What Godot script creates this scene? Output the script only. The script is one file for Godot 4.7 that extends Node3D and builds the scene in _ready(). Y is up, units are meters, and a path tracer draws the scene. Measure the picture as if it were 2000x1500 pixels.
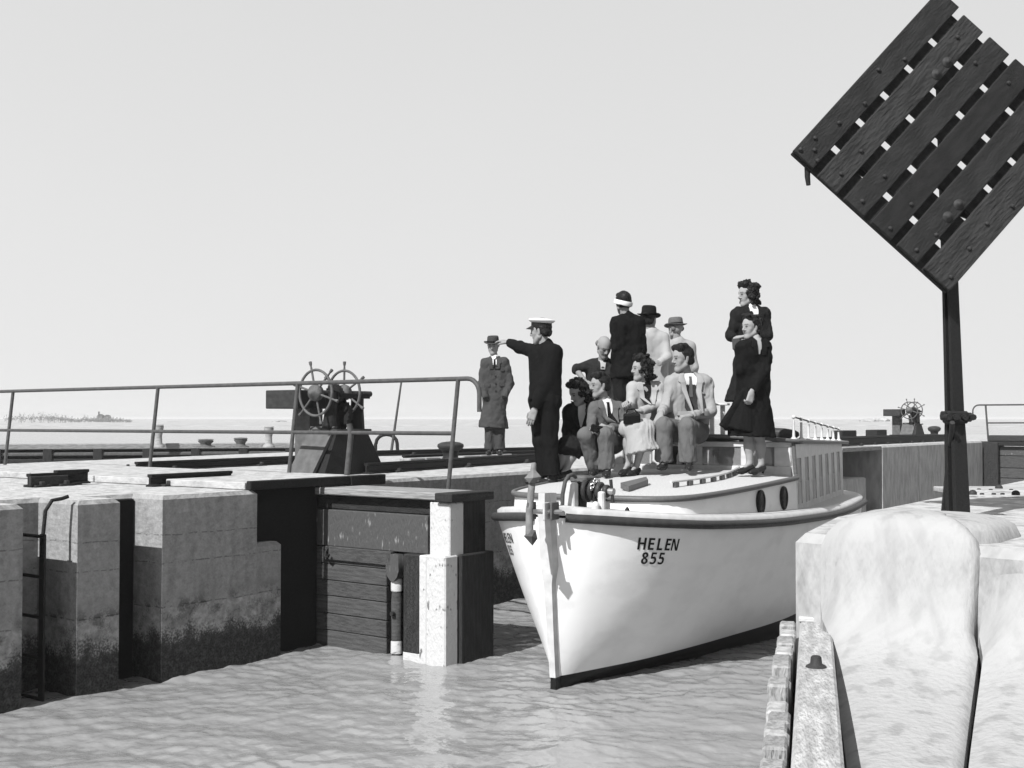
extends Node3D
# Lock entrance with a white launch. World: x right, y up (water at 0), z = -depth; metres.
const CAM_Y := 2.2
const F := 2400.0
var pitch := atan(68.0 / F)
var W := Vector2(sin(deg_to_rad(37.0)), cos(deg_to_rad(37.0)))     # along the lock walls (lateral, depth)
var G := Vector2(cos(deg_to_rad(37.0)), -sin(deg_to_rad(37.0)))    # across the lock, towards the channel
var A0 := Vector2(-2.95, 10.4)
var BS := Vector2(0.29, 10.0)
var BA := Vector2(sin(deg_to_rad(27.0)), cos(deg_to_rad(27.0)))
var BN := Vector2(cos(deg_to_rad(27.0)), -sin(deg_to_rad(27.0)))
const QY := 1.55
var M := {}
var T := {}
var rng := RandomNumberGenerator.new()
var taken := {}
var wrinkle := FastNoiseLite.new()
var head_t: Dictionary
var hands_t: Array = []

# ---------- pixels to places
func ray(px: float, py: float) -> Vector3:
	var x := (px - 1000.0) / F
	var y := (750.0 - py) / F
	return Vector3(x, y * cos(pitch) + sin(pitch), -cos(pitch) + y * sin(pitch))
func P(px: float, py: float, d: float) -> Vector3:
	var r := ray(px, py)
	return Vector3(0, CAM_Y, 0) + r * (d / -r.z)
func PH(px: float, py: float, h: float) -> Vector3:
	var r := ray(px, py)
	return Vector3(0, CAM_Y, 0) + r * ((h - CAM_Y) / r.y)
func L(t: float, e: float, y: float) -> Vector3:                     # lock frame: t along the wall, e inland
	var p := A0 + W * t - G * e
	return Vector3(p.x, y, -p.y)
func B(s: float, o: float, y: float) -> Vector3:                     # boat frame: s aft of the stem, o to port
	var p := BS + BA * s + BN * o
	return Vector3(p.x, y, -p.y)

# ---------- mesh helpers
func nb() -> SurfaceTool:
	var st := SurfaceTool.new()
	st.begin(Mesh.PRIMITIVE_TRIANGLES)
	return st
func tri(st: SurfaceTool, a: Vector3, b: Vector3, c: Vector3, na: Vector3, nb_: Vector3, nc: Vector3) -> void:
	var n := (b - a).cross(c - a)
	if n.length_squared() < 1e-14:
		return
	if n.dot(na + nb_ + nc) > 0.0:
		st.set_normal(na); st.add_vertex(a)
		st.set_normal(nc); st.add_vertex(c)
		st.set_normal(nb_); st.add_vertex(b)
	else:
		st.set_normal(na); st.add_vertex(a)
		st.set_normal(nb_); st.add_vertex(b)
		st.set_normal(nc); st.add_vertex(c)
func face(st: SurfaceTool, pts: Array, out: Vector3) -> void:
	var n: Vector3 = (pts[1] - pts[0]).cross(pts[2] - pts[0])
	if n.length_squared() < 1e-14 and pts.size() > 3:
		n = (pts[2] - pts[0]).cross(pts[3] - pts[0])
	n = n.normalized()
	if n.dot(out) < 0.0:
		n = -n
	for i in range(1, pts.size() - 1):
		tri(st, pts[0], pts[i], pts[i + 1], n, n, n)
func cbox(st: SurfaceTool, xf: Transform3D, size: Vector3, c: float = 0.006) -> void:
	var h := size * 0.5
	c = minf(c, minf(h.x, minf(h.y, h.z)) * 0.45)
	for ax in 3:
		var u := (ax + 1) % 3
		var v := (ax + 2) % 3
		for s in [-1.0, 1.0]:
			var q: Array = []
			for k in [[-1, -1], [1, -1], [1, 1], [-1, 1]]:
				var p := Vector3.ZERO
				p[ax] = h[ax] * s; p[u] = (h[u] - c) * k[0]; p[v] = (h[v] - c) * k[1]
				q.append(xf * p)
			var n := Vector3.ZERO
			n[ax] = s
			face(st, q, xf.basis * n)
			for s2 in [-1.0, 1.0]:
				var a := Vector3.ZERO
				a[ax] = h[ax] * s; a[u] = (h[u] - c) * s2
				var b := Vector3.ZERO
				b[ax] = (h[ax] - c) * s; b[u] = h[u] * s2
				var q2: Array = []
				var a1 := a; a1[v] = h[v] - c
				var a2 := a; a2[v] = -h[v] + c
				var b1 := b; b1[v] = h[v] - c
				var b2 := b; b2[v] = -h[v] + c
				q2 = [xf * a1, xf * a2, xf * b2, xf * b1]
				var n2 := Vector3.ZERO
				n2[ax] = s; n2[u] = s2
				face(st, q2, xf.basis * n2)
	for sx in [-1.0, 1.0]:
		for sy in [-1.0, 1.0]:
			for sz in [-1.0, 1.0]:
				face(st, [xf * Vector3(h.x * sx, (h.y - c) * sy, (h.z - c) * sz), xf * Vector3((h.x - c) * sx, h.y * sy, (h.z - c) * sz), xf * Vector3((h.x - c) * sx, (h.y - c) * sy, h.z * sz)], xf.basis * Vector3(sx, sy, sz))
# a loft through rings of equal count; smooth normals
func loft(st: SurfaceTool, rings: Array, closed: bool = true, caps: bool = true, flip: bool = false) -> void:
	var m: int = rings.size()
	var k: int = rings[0].size()
	var ns: Array = []
	var vote := 0.0
	for i in m:
		var row := PackedVector3Array()
		var cen := Vector3.ZERO
		for p in rings[i]: cen += p
		cen /= k
		for j in k:
			var j0 := (j + k - 1) % k if closed else maxi(j - 1, 0)
			var j1 := (j + 1) % k if closed else mini(j + 1, k - 1)
			var du: Vector3 = rings[i][j1] - rings[i][j0]
			if du.length_squared() < 1e-12:
				du = rings[mini(i + 1, m - 1)][j1] - rings[mini(i + 1, m - 1)][j0]
			if du.length_squared() < 1e-12:
				du = rings[maxi(i - 1, 0)][j1] - rings[maxi(i - 1, 0)][j0]
			var dv: Vector3 = rings[mini(i + 1, m - 1)][j] - rings[maxi(i - 1, 0)][j]
			var n := du.cross(dv).normalized()
			vote += n.dot(rings[i][j] - cen)
			row.append(n)
		ns.append(row)
	var sg := 1.0 if vote >= 0.0 else -1.0
	if flip: sg = -sg
	for i in m - 1:
		for j in (k if closed else k - 1):
			var j1 := (j + 1) % k
			tri(st, rings[i][j], rings[i][j1], rings[i + 1][j1], ns[i][j] * sg, ns[i][j1] * sg, ns[i + 1][j1] * sg)
			tri(st, rings[i][j], rings[i + 1][j1], rings[i + 1][j], ns[i][j] * sg, ns[i + 1][j1] * sg, ns[i + 1][j] * sg)
	if caps and closed:
		for e in [0, m - 1]:
			var cen := Vector3.ZERO
			for p in rings[e]: cen += p
			cen /= k
			var o := 1 if e == 0 else m - 2
			var c2 := Vector3.ZERO
			for p in rings[o]: c2 += p
			c2 /= k
			var out := (cen - c2).normalized()
			for j in k:
				tri(st, cen, rings[e][j], rings[e][(j + 1) % k], out, out, out)
func tube(st: SurfaceTool, path: Array, r, sides: int = 10, squash: float = 1.0, ref: Vector3 = Vector3.ZERO) -> void:
	var rings: Array = []
	var side := Vector3.ZERO
	for i in path.size():
		var t: Vector3 = (path[mini(i + 1, path.size() - 1)] - path[maxi(i - 1, 0)]).normalized()
		if i == 0:
			var rf := ref if ref != Vector3.ZERO else (Vector3.UP if absf(t.y) < 0.9 else Vector3.RIGHT)
			side = rf.cross(t).normalized()
		side = (side - t * side.dot(t)).normalized()
		var up := t.cross(side).normalized()
		var rr: float = r[i] if r is Array else r
		var ring := PackedVector3Array()
		for j in sides:
			var a := TAU * j / sides
			ring.append(path[i] + side * cos(a) * rr + up * sin(a) * rr * squash)
		rings.append(ring)
	loft(st, rings)
func lathe(st: SurfaceTool, xf: Transform3D, prof: Array, n: int = 16, sx: float = 1.0, sz: float = 1.0) -> void:
	var rings: Array = []
	for q in prof:
		var ring := PackedVector3Array()
		for j in n:
			var a := TAU * j / n
			ring.append(xf * Vector3(cos(a) * q[0] * sx, q[1], sin(a) * q[0] * sz))
		rings.append(ring)
	loft(st, rings)
func torus(st: SurfaceTool, c: Vector3, axis: Vector3, r: float, rr: float, n: int = 28, s: int = 8) -> void:
	axis = axis.normalized()
	var u := axis.cross(Vector3.UP if absf(axis.y) < 0.9 else Vector3.RIGHT).normalized()
	var v := axis.cross(u)
	var rings: Array = []
	for i in n + 1:
		var a := TAU * i / n
		var dir := u * cos(a) + v * sin(a)
		var ring := PackedVector3Array()
		for j in s:
			var b := TAU * j / s
			ring.append(c + dir * (r + cos(b) * rr) + axis * sin(b) * rr)
		rings.append(ring)
	# outward normals per ring
	loft(st, rings, true, false)
# vertical prism over a plan polygon of (lateral, depth); walls get UVs, top is separate
func prism(sw: SurfaceTool, stop: SurfaceTool, poly: PackedVector2Array, y0: float, y1: float, ch: float = 0.03) -> void:
	var n := poly.size()
	var area := 0.0
	for i in n: area += poly[i].x * poly[(i + 1) % n].y - poly[(i + 1) % n].x * poly[i].y
	var sg := 1.0 if area > 0.0 else -1.0
	var ins := PackedVector2Array()
	for i in n:
		var a := (poly[i] - poly[(i + n - 1) % n]).normalized()
		var b := (poly[(i + 1) % n] - poly[i]).normalized()
		var na := Vector2(-a.y, a.x) * sg
		var nb2 := Vector2(-b.y, b.x) * sg
		var m := (na + nb2).normalized()
		ins.append(poly[i] + m * (ch / maxf(m.dot(na), 0.35)))
	var run := 0.0
	for i in n:
		var p := poly[i]
		var q := poly[(i + 1) % n]
		var ln := p.distance_to(q)
		var out := Vector2((q - p).y, -(q - p).x).normalized() * sg
		var o3 := Vector3(out.x, 0, -out.y)
		var a := Vector3(p.x, y0, -p.y); var b := Vector3(q.x, y0, -q.y)
		var c := Vector3(q.x, y1 - ch, -q.y); var d := Vector3(p.x, y1 - ch, -p.y)
		var pi := ins[i]; var qi := ins[(i + 1) % n]
		var e := Vector3(qi.x, y1, -qi.y); var f := Vector3(pi.x, y1, -pi.y)
		uvquad(sw, [a, b, c, d], [run, run + ln, run + ln, run], o3)
		uvquad(sw, [d, c, e, f], [run, run + ln, run + ln, run], (o3 + Vector3.UP * 0.8).normalized())
		run += ln
	var idx := Geometry2D.triangulate_polygon(ins)
	for i in range(0, idx.size(), 3):
		var a := ins[idx[i]]; var b := ins[idx[i + 1]]; var c := ins[idx[i + 2]]
		tri(stop, Vector3(a.x, y1, -a.y), Vector3(b.x, y1, -b.y), Vector3(c.x, y1, -c.y), Vector3.UP, Vector3.UP, Vector3.UP)
func uvquad(st: SurfaceTool, q: Array, us: Array, out: Vector3) -> void:
	var ix := [0, 1, 2, 0, 2, 3]
	var n: Vector3 = (q[1] - q[0]).cross(q[2] - q[0]).normalized()
	if n.dot(out) > 0.0: ix = [0, 2, 1, 0, 3, 2]
	else: n = -n
	for i in ix:
		st.set_normal(n)
		st.set_uv(Vector2(us[i] / 4.0, 1.0 - (q[i].y + 0.35) / 2.0))
		st.add_vertex(q[i])
func tab(a: Array, u: float) -> float:                                # smooth table look-up, a = [[u, value], ...]
	if u <= a[0][0]: return a[0][1]
	var n: int = a.size()
	if u >= a[n - 1][0]: return a[n - 1][1]
	var i := 0
	while a[i + 1][0] < u: i += 1
	var x0: float = a[i][0]; var x1: float = a[i + 1][0]; var y0: float = a[i][1]; var y1: float = a[i + 1][1]
	var h := x1 - x0
	var s := (y1 - y0) / h
	var m0 := s; var m1 := s
	if i > 0:
		var sp: float = (y0 - a[i - 1][1]) / (x0 - a[i - 1][0])
		m0 = 0.0 if sp * s <= 0 else 2.0 * sp * s / (sp + s)
	if i + 2 < n:
		var sn: float = (a[i + 2][1] - y1) / (a[i + 2][0] - x1)
		m1 = 0.0 if sn * s <= 0 else 2.0 * sn * s / (sn + s)
	var t := (u - x0) / h
	return (2 * t * t * t - 3 * t * t + 1) * y0 + (t * t * t - 2 * t * t + t) * h * m0 + (-2 * t * t * t + 3 * t * t) * y1 + (t * t * t - t * t) * h * m1

# ---------- nodes
func off(n: Node) -> Vector3:
	var p := Vector3.ZERO
	while n != self:
		p += n.position
		n = n.get_parent()
	return p
func numbered(s: String) -> String:
	var k: int = taken.get(s, 0)
	taken[s] = k + 1
	return s if k == 0 else "%s_%03d" % [s, k]
func thing(called: String, label: String, category: String, at: Vector3, group: String = "") -> Node3D:
	var o := Node3D.new()
	o.name = numbered(called)
	add_child(o)
	o.position = at
	o.set_meta("label", label); o.set_meta("category", category)
	if group: o.set_meta("group", group)
	return o
func obj(called: String, st: SurfaceTool, m: Material, parent: Node = self) -> MeshInstance3D:
	return inst(called, st.commit(), m, parent)
func inst(called: String, mesh: Mesh, m: Material, parent: Node) -> MeshInstance3D:
	var o := MeshInstance3D.new()
	o.name = numbered(called) if parent == self else called
	o.mesh = mesh
	o.material_override = m
	parent.add_child(o, true)
	o.position = -off(parent)
	return o
func struct(called: String, st: SurfaceTool, m: Material) -> MeshInstance3D:
	var o := obj(called, st, m)
	o.set_meta("kind", "structure"); o.set_meta("label", called.replace("_", " ")); return o
# a plank-like piece with its own axes, so that grain runs along local x
var box_cache := {}
func piece(called: String, parent: Node, xf: Transform3D, size: Vector3, m: Material, c: float = 0.006) -> MeshInstance3D:
	var key := "%.3f %.3f %.3f %.3f" % [size.x, size.y, size.z, c]
	if not box_cache.has(key):
		var st := nb()
		cbox(st, Transform3D.IDENTITY, size, c)
		box_cache[key] = st.commit()
	var o := MeshInstance3D.new()
	o.name = numbered(called) if parent == self else called
	o.mesh = box_cache[key]
	o.material_override = m
	parent.add_child(o, true)
	o.transform = Transform3D(xf.basis, xf.origin - off(parent))
	return o
func frame(x: Vector3, up: Vector3 = Vector3.UP, at: Vector3 = Vector3.ZERO) -> Transform3D:   # local x along x, y near up
	x = x.normalized()
	var z := x.cross(up).normalized()
	var y := z.cross(x)
	return Transform3D(Basis(x, y, z), at)
func v3(p: Vector2, y: float = 0.0) -> Vector3:
	return Vector3(p.x, y, -p.y)

# ---------- materials (all grey: the photograph is black and white)
func g(l: float) -> Color:
	return Color(l, l, l).linear_to_srgb()
func noise_tex(freq: float, lo: float, hi: float, octs: int = 5, seed_: int = 1, kind: int = FastNoiseLite.TYPE_SIMPLEX_SMOOTH, normal: bool = false, bump: float = 4.0, p0: float = 0.2, p1: float = 0.8) -> NoiseTexture2D:
	var n := FastNoiseLite.new()
	n.noise_type = kind; n.frequency = freq; n.fractal_octaves = octs; n.seed = seed_
	var t := NoiseTexture2D.new()
	t.width = 512; t.height = 512; t.seamless = true; t.noise = n
	if normal:
		t.as_normal_map = true; t.bump_strength = bump
	else:
		var gr := Gradient.new()
		gr.offsets = PackedFloat32Array([p0, p1])
		gr.colors = PackedColorArray([g(lo), g(hi)])
		t.color_ramp = gr
	return t
func mat(alb: float, rough: float, tex: Texture2D = null, sc: Vector3 = Vector3.ONE, nrm: Texture2D = null, ns: float = 0.5, world: bool = true) -> StandardMaterial3D:
	var m := StandardMaterial3D.new()
	m.albedo_color = g(alb); m.roughness = rough
	m.metallic_specular = 0.5 if alb > 0.3 or rough < 0.3 else (0.12 if rough > 0.85 else 0.25)
	if tex: m.albedo_texture = tex
	if nrm:
		m.normal_enabled = true; m.normal_texture = nrm; m.normal_scale = ns
	if tex or nrm:
		m.uv1_triplanar = true; m.uv1_world_triplanar = world; m.uv1_scale = sc
	return m
func wall_image() -> ImageTexture:
	var w := 1024; var h := 512
	var mk := func(f: float, o: int, s: int, ky: float) -> PackedByteArray:
		var n := FastNoiseLite.new()
		n.noise_type = FastNoiseLite.TYPE_SIMPLEX_SMOOTH; n.frequency = f; n.fractal_octaves = o; n.seed = s
		var im := n.get_seamless_image(w, int(h * ky))
		im.convert(Image.FORMAT_L8)
		im.resize(w, h)
		return im.get_data()
	var a: PackedByteArray = mk.call(0.008, 5, 3, 1.0)
	var b: PackedByteArray = mk.call(0.05, 4, 7, 1.0)
	var c: PackedByteArray = mk.call(0.03, 3, 11, 0.12)     # vertical streaks
	var d: PackedByteArray = mk.call(0.015, 5, 19, 1.0)
	var e: PackedByteArray = mk.call(0.16, 3, 23, 1.0)
	var out := PackedByteArray()
	out.resize(w * h * 3)
	for y in h:
		var hy := (1.0 - float(y) / h) * 2.0 - 0.35
		for x in w:
			var i := y * w + x
			var na := a[i] / 255.0; var nf := b[i] / 255.0; var nc := c[i] / 255.0; var nd := d[i] / 255.0; var ne := e[i] / 255.0
			var v := 0.215 + (na - 0.5) * 0.06 + (nf - 0.5) * 0.07 + (nc - 0.5) * 0.07 + (ne - 0.5) * 0.06
			# lift lines of the formwork
			for ly in [1.216, 0.98, 0.61]:
				var dl := absf(hy - ly - (na - 0.5) * 0.02)
				if dl < 0.005 and nf > 0.45: v *= 0.55
			# blotches of old weed under the lift line
			var bl := clampf((nd * 0.55 + nf * 0.3 + ne * 0.3 - 0.575) * 8.0, 0.0, 1.0) * clampf(1.25 - absf(hy - 0.56) / 0.16, 0.0, 1.0)
			v *= 1.0 - 0.62 * bl
			var bl2 := clampf((na * 0.5 + nc * 0.5 - 0.58) * 8.0, 0.0, 1.0) * (0.5 if hy < 1.4 else 0.0)
			v *= 1.0 - 0.3 * bl2
			# pale lime above the weed line
			if hy > 0.3 and hy < 0.60: v += 0.07 * clampf((nf - 0.35) * 3.0, 0.0, 1.0)
			# wet weed at the tide line, ragged edge
			var edge := 0.36 + (na - 0.5) * 0.12 + (nd - 0.5) * 0.10 + (nf - 0.5) * 0.30 + (nc - 0.5) * 0.10
			var wet := smoothstep(edge + 0.09, edge - 0.06, hy + (nf - 0.5) * 0.30 + (ne - 0.5) * 0.20) * (0.90 + 0.3 * (ne - 0.5))
			v = lerpf(v, 0.014 + 0.03 * clampf((nf - 0.45) * 2.0, 0.0, 1.0), wet)
			var by := int(clampf(g(clampf(v, 0.02, 0.6)).r * 255.0, 0, 255))
			out[i * 3] = by; out[i * 3 + 1] = by; out[i * 3 + 2] = by
	return ImageTexture.create_from_image(Image.create_from_data(w, h, false, Image.FORMAT_RGB8, out))
func make_materials() -> void:
	T.mottle = noise_tex(0.012, 0.62, 1.0)
	T.fine = noise_tex(0.06, 0.72, 1.0, 4, 5)
	T.patch = noise_tex(0.018, 0.66, 1.0, 6, 9, FastNoiseLite.TYPE_SIMPLEX_SMOOTH, false, 4.0, 0.25, 0.62)
	T.bump = noise_tex(0.05, 0, 1, 5, 3, FastNoiseLite.TYPE_SIMPLEX_SMOOTH, true, 6.0)
	T.bumpc = noise_tex(0.015, 0, 1, 5, 8, FastNoiseLite.TYPE_SIMPLEX_SMOOTH, true, 8.0)
	T.flake = noise_tex(0.022, 0.25, 1.0, 6, 21, FastNoiseLite.TYPE_SIMPLEX_SMOOTH, false, 4.0, 0.14, 0.27)
	M.wall = StandardMaterial3D.new()
	M.wall.albedo_texture = wall_image(); M.wall.roughness = 0.93; M.wall.metallic_specular = 0.15
	M.wall.normal_enabled = true; M.wall.normal_texture = T.bump; M.wall.normal_scale = 0.3
	M.conc = mat(0.355, 0.93, T.patch, Vector3.ONE * 0.55, T.bump, 0.6)
	M.conc2 = mat(0.30, 0.93, noise_tex(0.014, 0.76, 1.0, 5, 33, FastNoiseLite.TYPE_SIMPLEX_SMOOTH, false, 4.0, 0.20, 0.42), Vector3(0.8, 0.16, 0.8), T.bump, 0.4)
	M.steel = mat(0.016, 0.55, T.fine, Vector3.ONE * 1.5, T.bump, 0.4)
	M.iron = mat(0.036, 0.6, T.mottle, Vector3.ONE * 2.0, T.bump, 0.4)
	M.pipe = mat(0.075, 0.5, T.mottle, Vector3.ONE * 2.0, T.bump, 0.25)
	M.wgrey = mat(0.10, 0.6, T.mottle, Vector3.ONE * 1.6, T.bump, 0.3)
	M.white = mat(0.50, 0.38, T.fine, Vector3.ONE * 0.25)
	M.hull = mat(0.70, 0.34, noise_tex(0.012, 0.88, 1.0, 6, 31, FastNoiseLite.TYPE_SIMPLEX_SMOOTH, false, 4.0, 0.25, 0.5), Vector3(0.35, 0.5, 0.35), T.bumpc, 0.06)
	M.boot = mat(0.012, 0.4, T.fine, Vector3.ONE)
	M.rub = mat(0.042, 0.45, T.mottle, Vector3.ONE * 1.5, T.bump, 0.3)
	M.trim = mat(0.10, 0.4, T.fine, Vector3.ONE)
	M.deck = mat(0.46, 0.7, T.fine, Vector3.ONE * 1.5, T.bump, 0.3)
	M.letter = mat(0.012, 0.5)
	M.gate_wood = mat(0.07, 0.75, T.mottle, Vector3(0.5, 5.0, 5.0), T.bump, 1.0, false)
	M.gate_wood2 = mat(0.058, 0.75, T.patch, Vector3(0.6, 4.0, 4.0), T.bump, 1.0, false)
	M.gate_dark = mat(0.028, 0.7, T.mottle, Vector3(0.6, 4.0, 4.0), T.bump, 0.8, false)
	M.panel = mat(0.20, 0.7, noise_tex(0.022, 0.28, 1.0, 5, 41, FastNoiseLite.TYPE_SIMPLEX_SMOOTH, false, 4.0, 0.72, 0.92), Vector3(1.4, 0.4, 1.4), T.bump, 0.3, false)
	M.white_old = mat(0.40, 0.7, T.flake, Vector3(0.5, 0.9, 0.9), T.bump, 0.3, false)
	M.wood_grey = mat(0.23, 0.85, T.patch, Vector3(0.35, 4.0, 4.0), T.bump, 1.0, false)
	M.wood_pale = mat(0.27, 0.85, T.patch, Vector3(0.3, 2.0, 2.0), T.bump, 0.8, false)
	M.wood_white = mat(0.36, 0.85, T.mottle, Vector3(0.4, 2.5, 2.5), T.bump, 0.8, false)
	M.far_conc = mat(0.31, 0.93, T.patch, Vector3(0.7, 0.15, 0.7), T.bump, 0.3)
	M.lattice2 = mat(0.027, 0.75, T.patch, Vector3(0.4, 1.6, 1.6), T.bump, 0.9, false)
	M.lattice3 = mat(0.016, 0.65, T.mottle, Vector3(0.8, 3.0, 3.0), T.bump, 0.5, false)
	M.lattice = mat(0.021, 0.7, T.mottle, Vector3(0.6, 2.2, 2.2), T.bump, 0.7, false)
	M.chrome = mat(0.45, 0.3); M.chrome.metallic = 0.8
	M.glass = mat(0.35, 0.05); M.glass.transparency = BaseMaterial3D.TRANSPARENCY_ALPHA; M.glass.albedo_color.a = 0.25
	M.pane = mat(0.36, 0.15)
	M.pane_dark = mat(0.015, 0.35); M.pane_dark.metallic_specular = 0.2
	M.dark = mat(0.02, 0.8)
	M.galv = mat(0.17, 0.6, T.mottle, Vector3.ONE * 2.0, T.bump, 0.3)
	M.tar_shade = mat(0.014, 0.9, T.fine, Vector3.ONE)  # near-black tar; in both slots it stands for painted shade
	M.sea = mat(0.215, 0.16, null, Vector3.ONE * 0.33, noise_tex(0.02, 0, 1, 4, 14, FastNoiseLite.TYPE_SIMPLEX_SMOOTH, true, 7.0), 0.26)
	M.skin = mat(1.0, 0.75); M.skin.metallic_specular = 0.25; M.skin.vertex_color_use_as_albedo = true
	M.leaf = mat(0.17, 0.9)  # paler than foliage: distance haze is put into this grey
	M.shore = mat(0.34, 0.95, T.mottle, Vector3.ONE * 0.02)  # lightened colour carries painted distance haze

func _ready() -> void:
	rng.seed = 7
	# ---- camera, sky, sun, exposure
	var cam := Camera3D.new()
	cam.name = "camera"
	add_child(cam)
	cam.position = Vector3(0, CAM_Y, 0)
	cam.rotation.x = pitch
	cam.fov = rad_to_deg(2.0 * atan(750.0 / F))
	cam.far = 9000.0
	cam.near = 0.05
	cam.current = true
	var env := Environment.new()
	var sm := ProceduralSkyMaterial.new()
	sm.sky_horizon_color = g(0.505); sm.sky_top_color = g(0.25); sm.sky_curve = 1.0
	sm.ground_horizon_color = g(0.4); sm.ground_bottom_color = g(0.2); sm.sun_angle_max = 0.0
	# thin high haze: faint uneven wisps
	var cn := FastNoiseLite.new()
	cn.noise_type = FastNoiseLite.TYPE_SIMPLEX_SMOOTH; cn.frequency = 0.006; cn.fractal_octaves = 5; cn.seed = 17
	var ci := cn.get_seamless_image(1024, 512)
	ci.convert(Image.FORMAT_RGB8)
	sm.sky_cover = ImageTexture.create_from_image(ci)
	sm.sky_cover_modulate = Color(0.16, 0.16, 0.16)
	var sky := Sky.new()
	sky.sky_material = sm
	env.background_mode = Environment.BG_SKY
	env.sky = sky
	env.tonemap_mode = Environment.TONE_MAPPER_LINEAR
	env.tonemap_exposure = 1.6
	env.sdfgi_enabled = true; env.ssao_enabled = true; env.ssil_enabled = true
	env.fog_enabled = true; env.fog_density = 0.0006; env.fog_light_color = g(0.505)
	var we := WorldEnvironment.new()
	we.name = "world"
	we.environment = env
	add_child(we)
	var sun := DirectionalLight3D.new()
	sun.name = "sun"
	add_child(sun)
	sun.light_energy = 1.6
	sun.light_angular_distance = 0.53
	sun.shadow_enabled = true
	var az := deg_to_rad(36.7)
	var el := deg_to_rad(44.0)
	sun.look_at_from_position(Vector3.ZERO, Vector3(sin(az) * cos(el), -sin(el), -cos(az) * cos(el)), Vector3.UP)
	make_materials()
	wrinkle.noise_type = FastNoiseLite.TYPE_SIMPLEX_SMOOTH
	wrinkle.frequency = 1.0; wrinkle.fractal_type = FastNoiseLite.FRACTAL_RIDGED; wrinkle.fractal_octaves = 2; wrinkle.seed = 4
	print("mat ", Time.get_ticks_msec())
	build_setting()
	build_left_quay()
	build_gate()
	build_right_quay()
	build_far_gate()
	build_quay_things()
	print("quay ", Time.get_ticks_msec())
	build_boat()
	print("boat ", Time.get_ticks_msec())
	build_people()
	print("people ", Time.get_ticks_msec())

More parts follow.
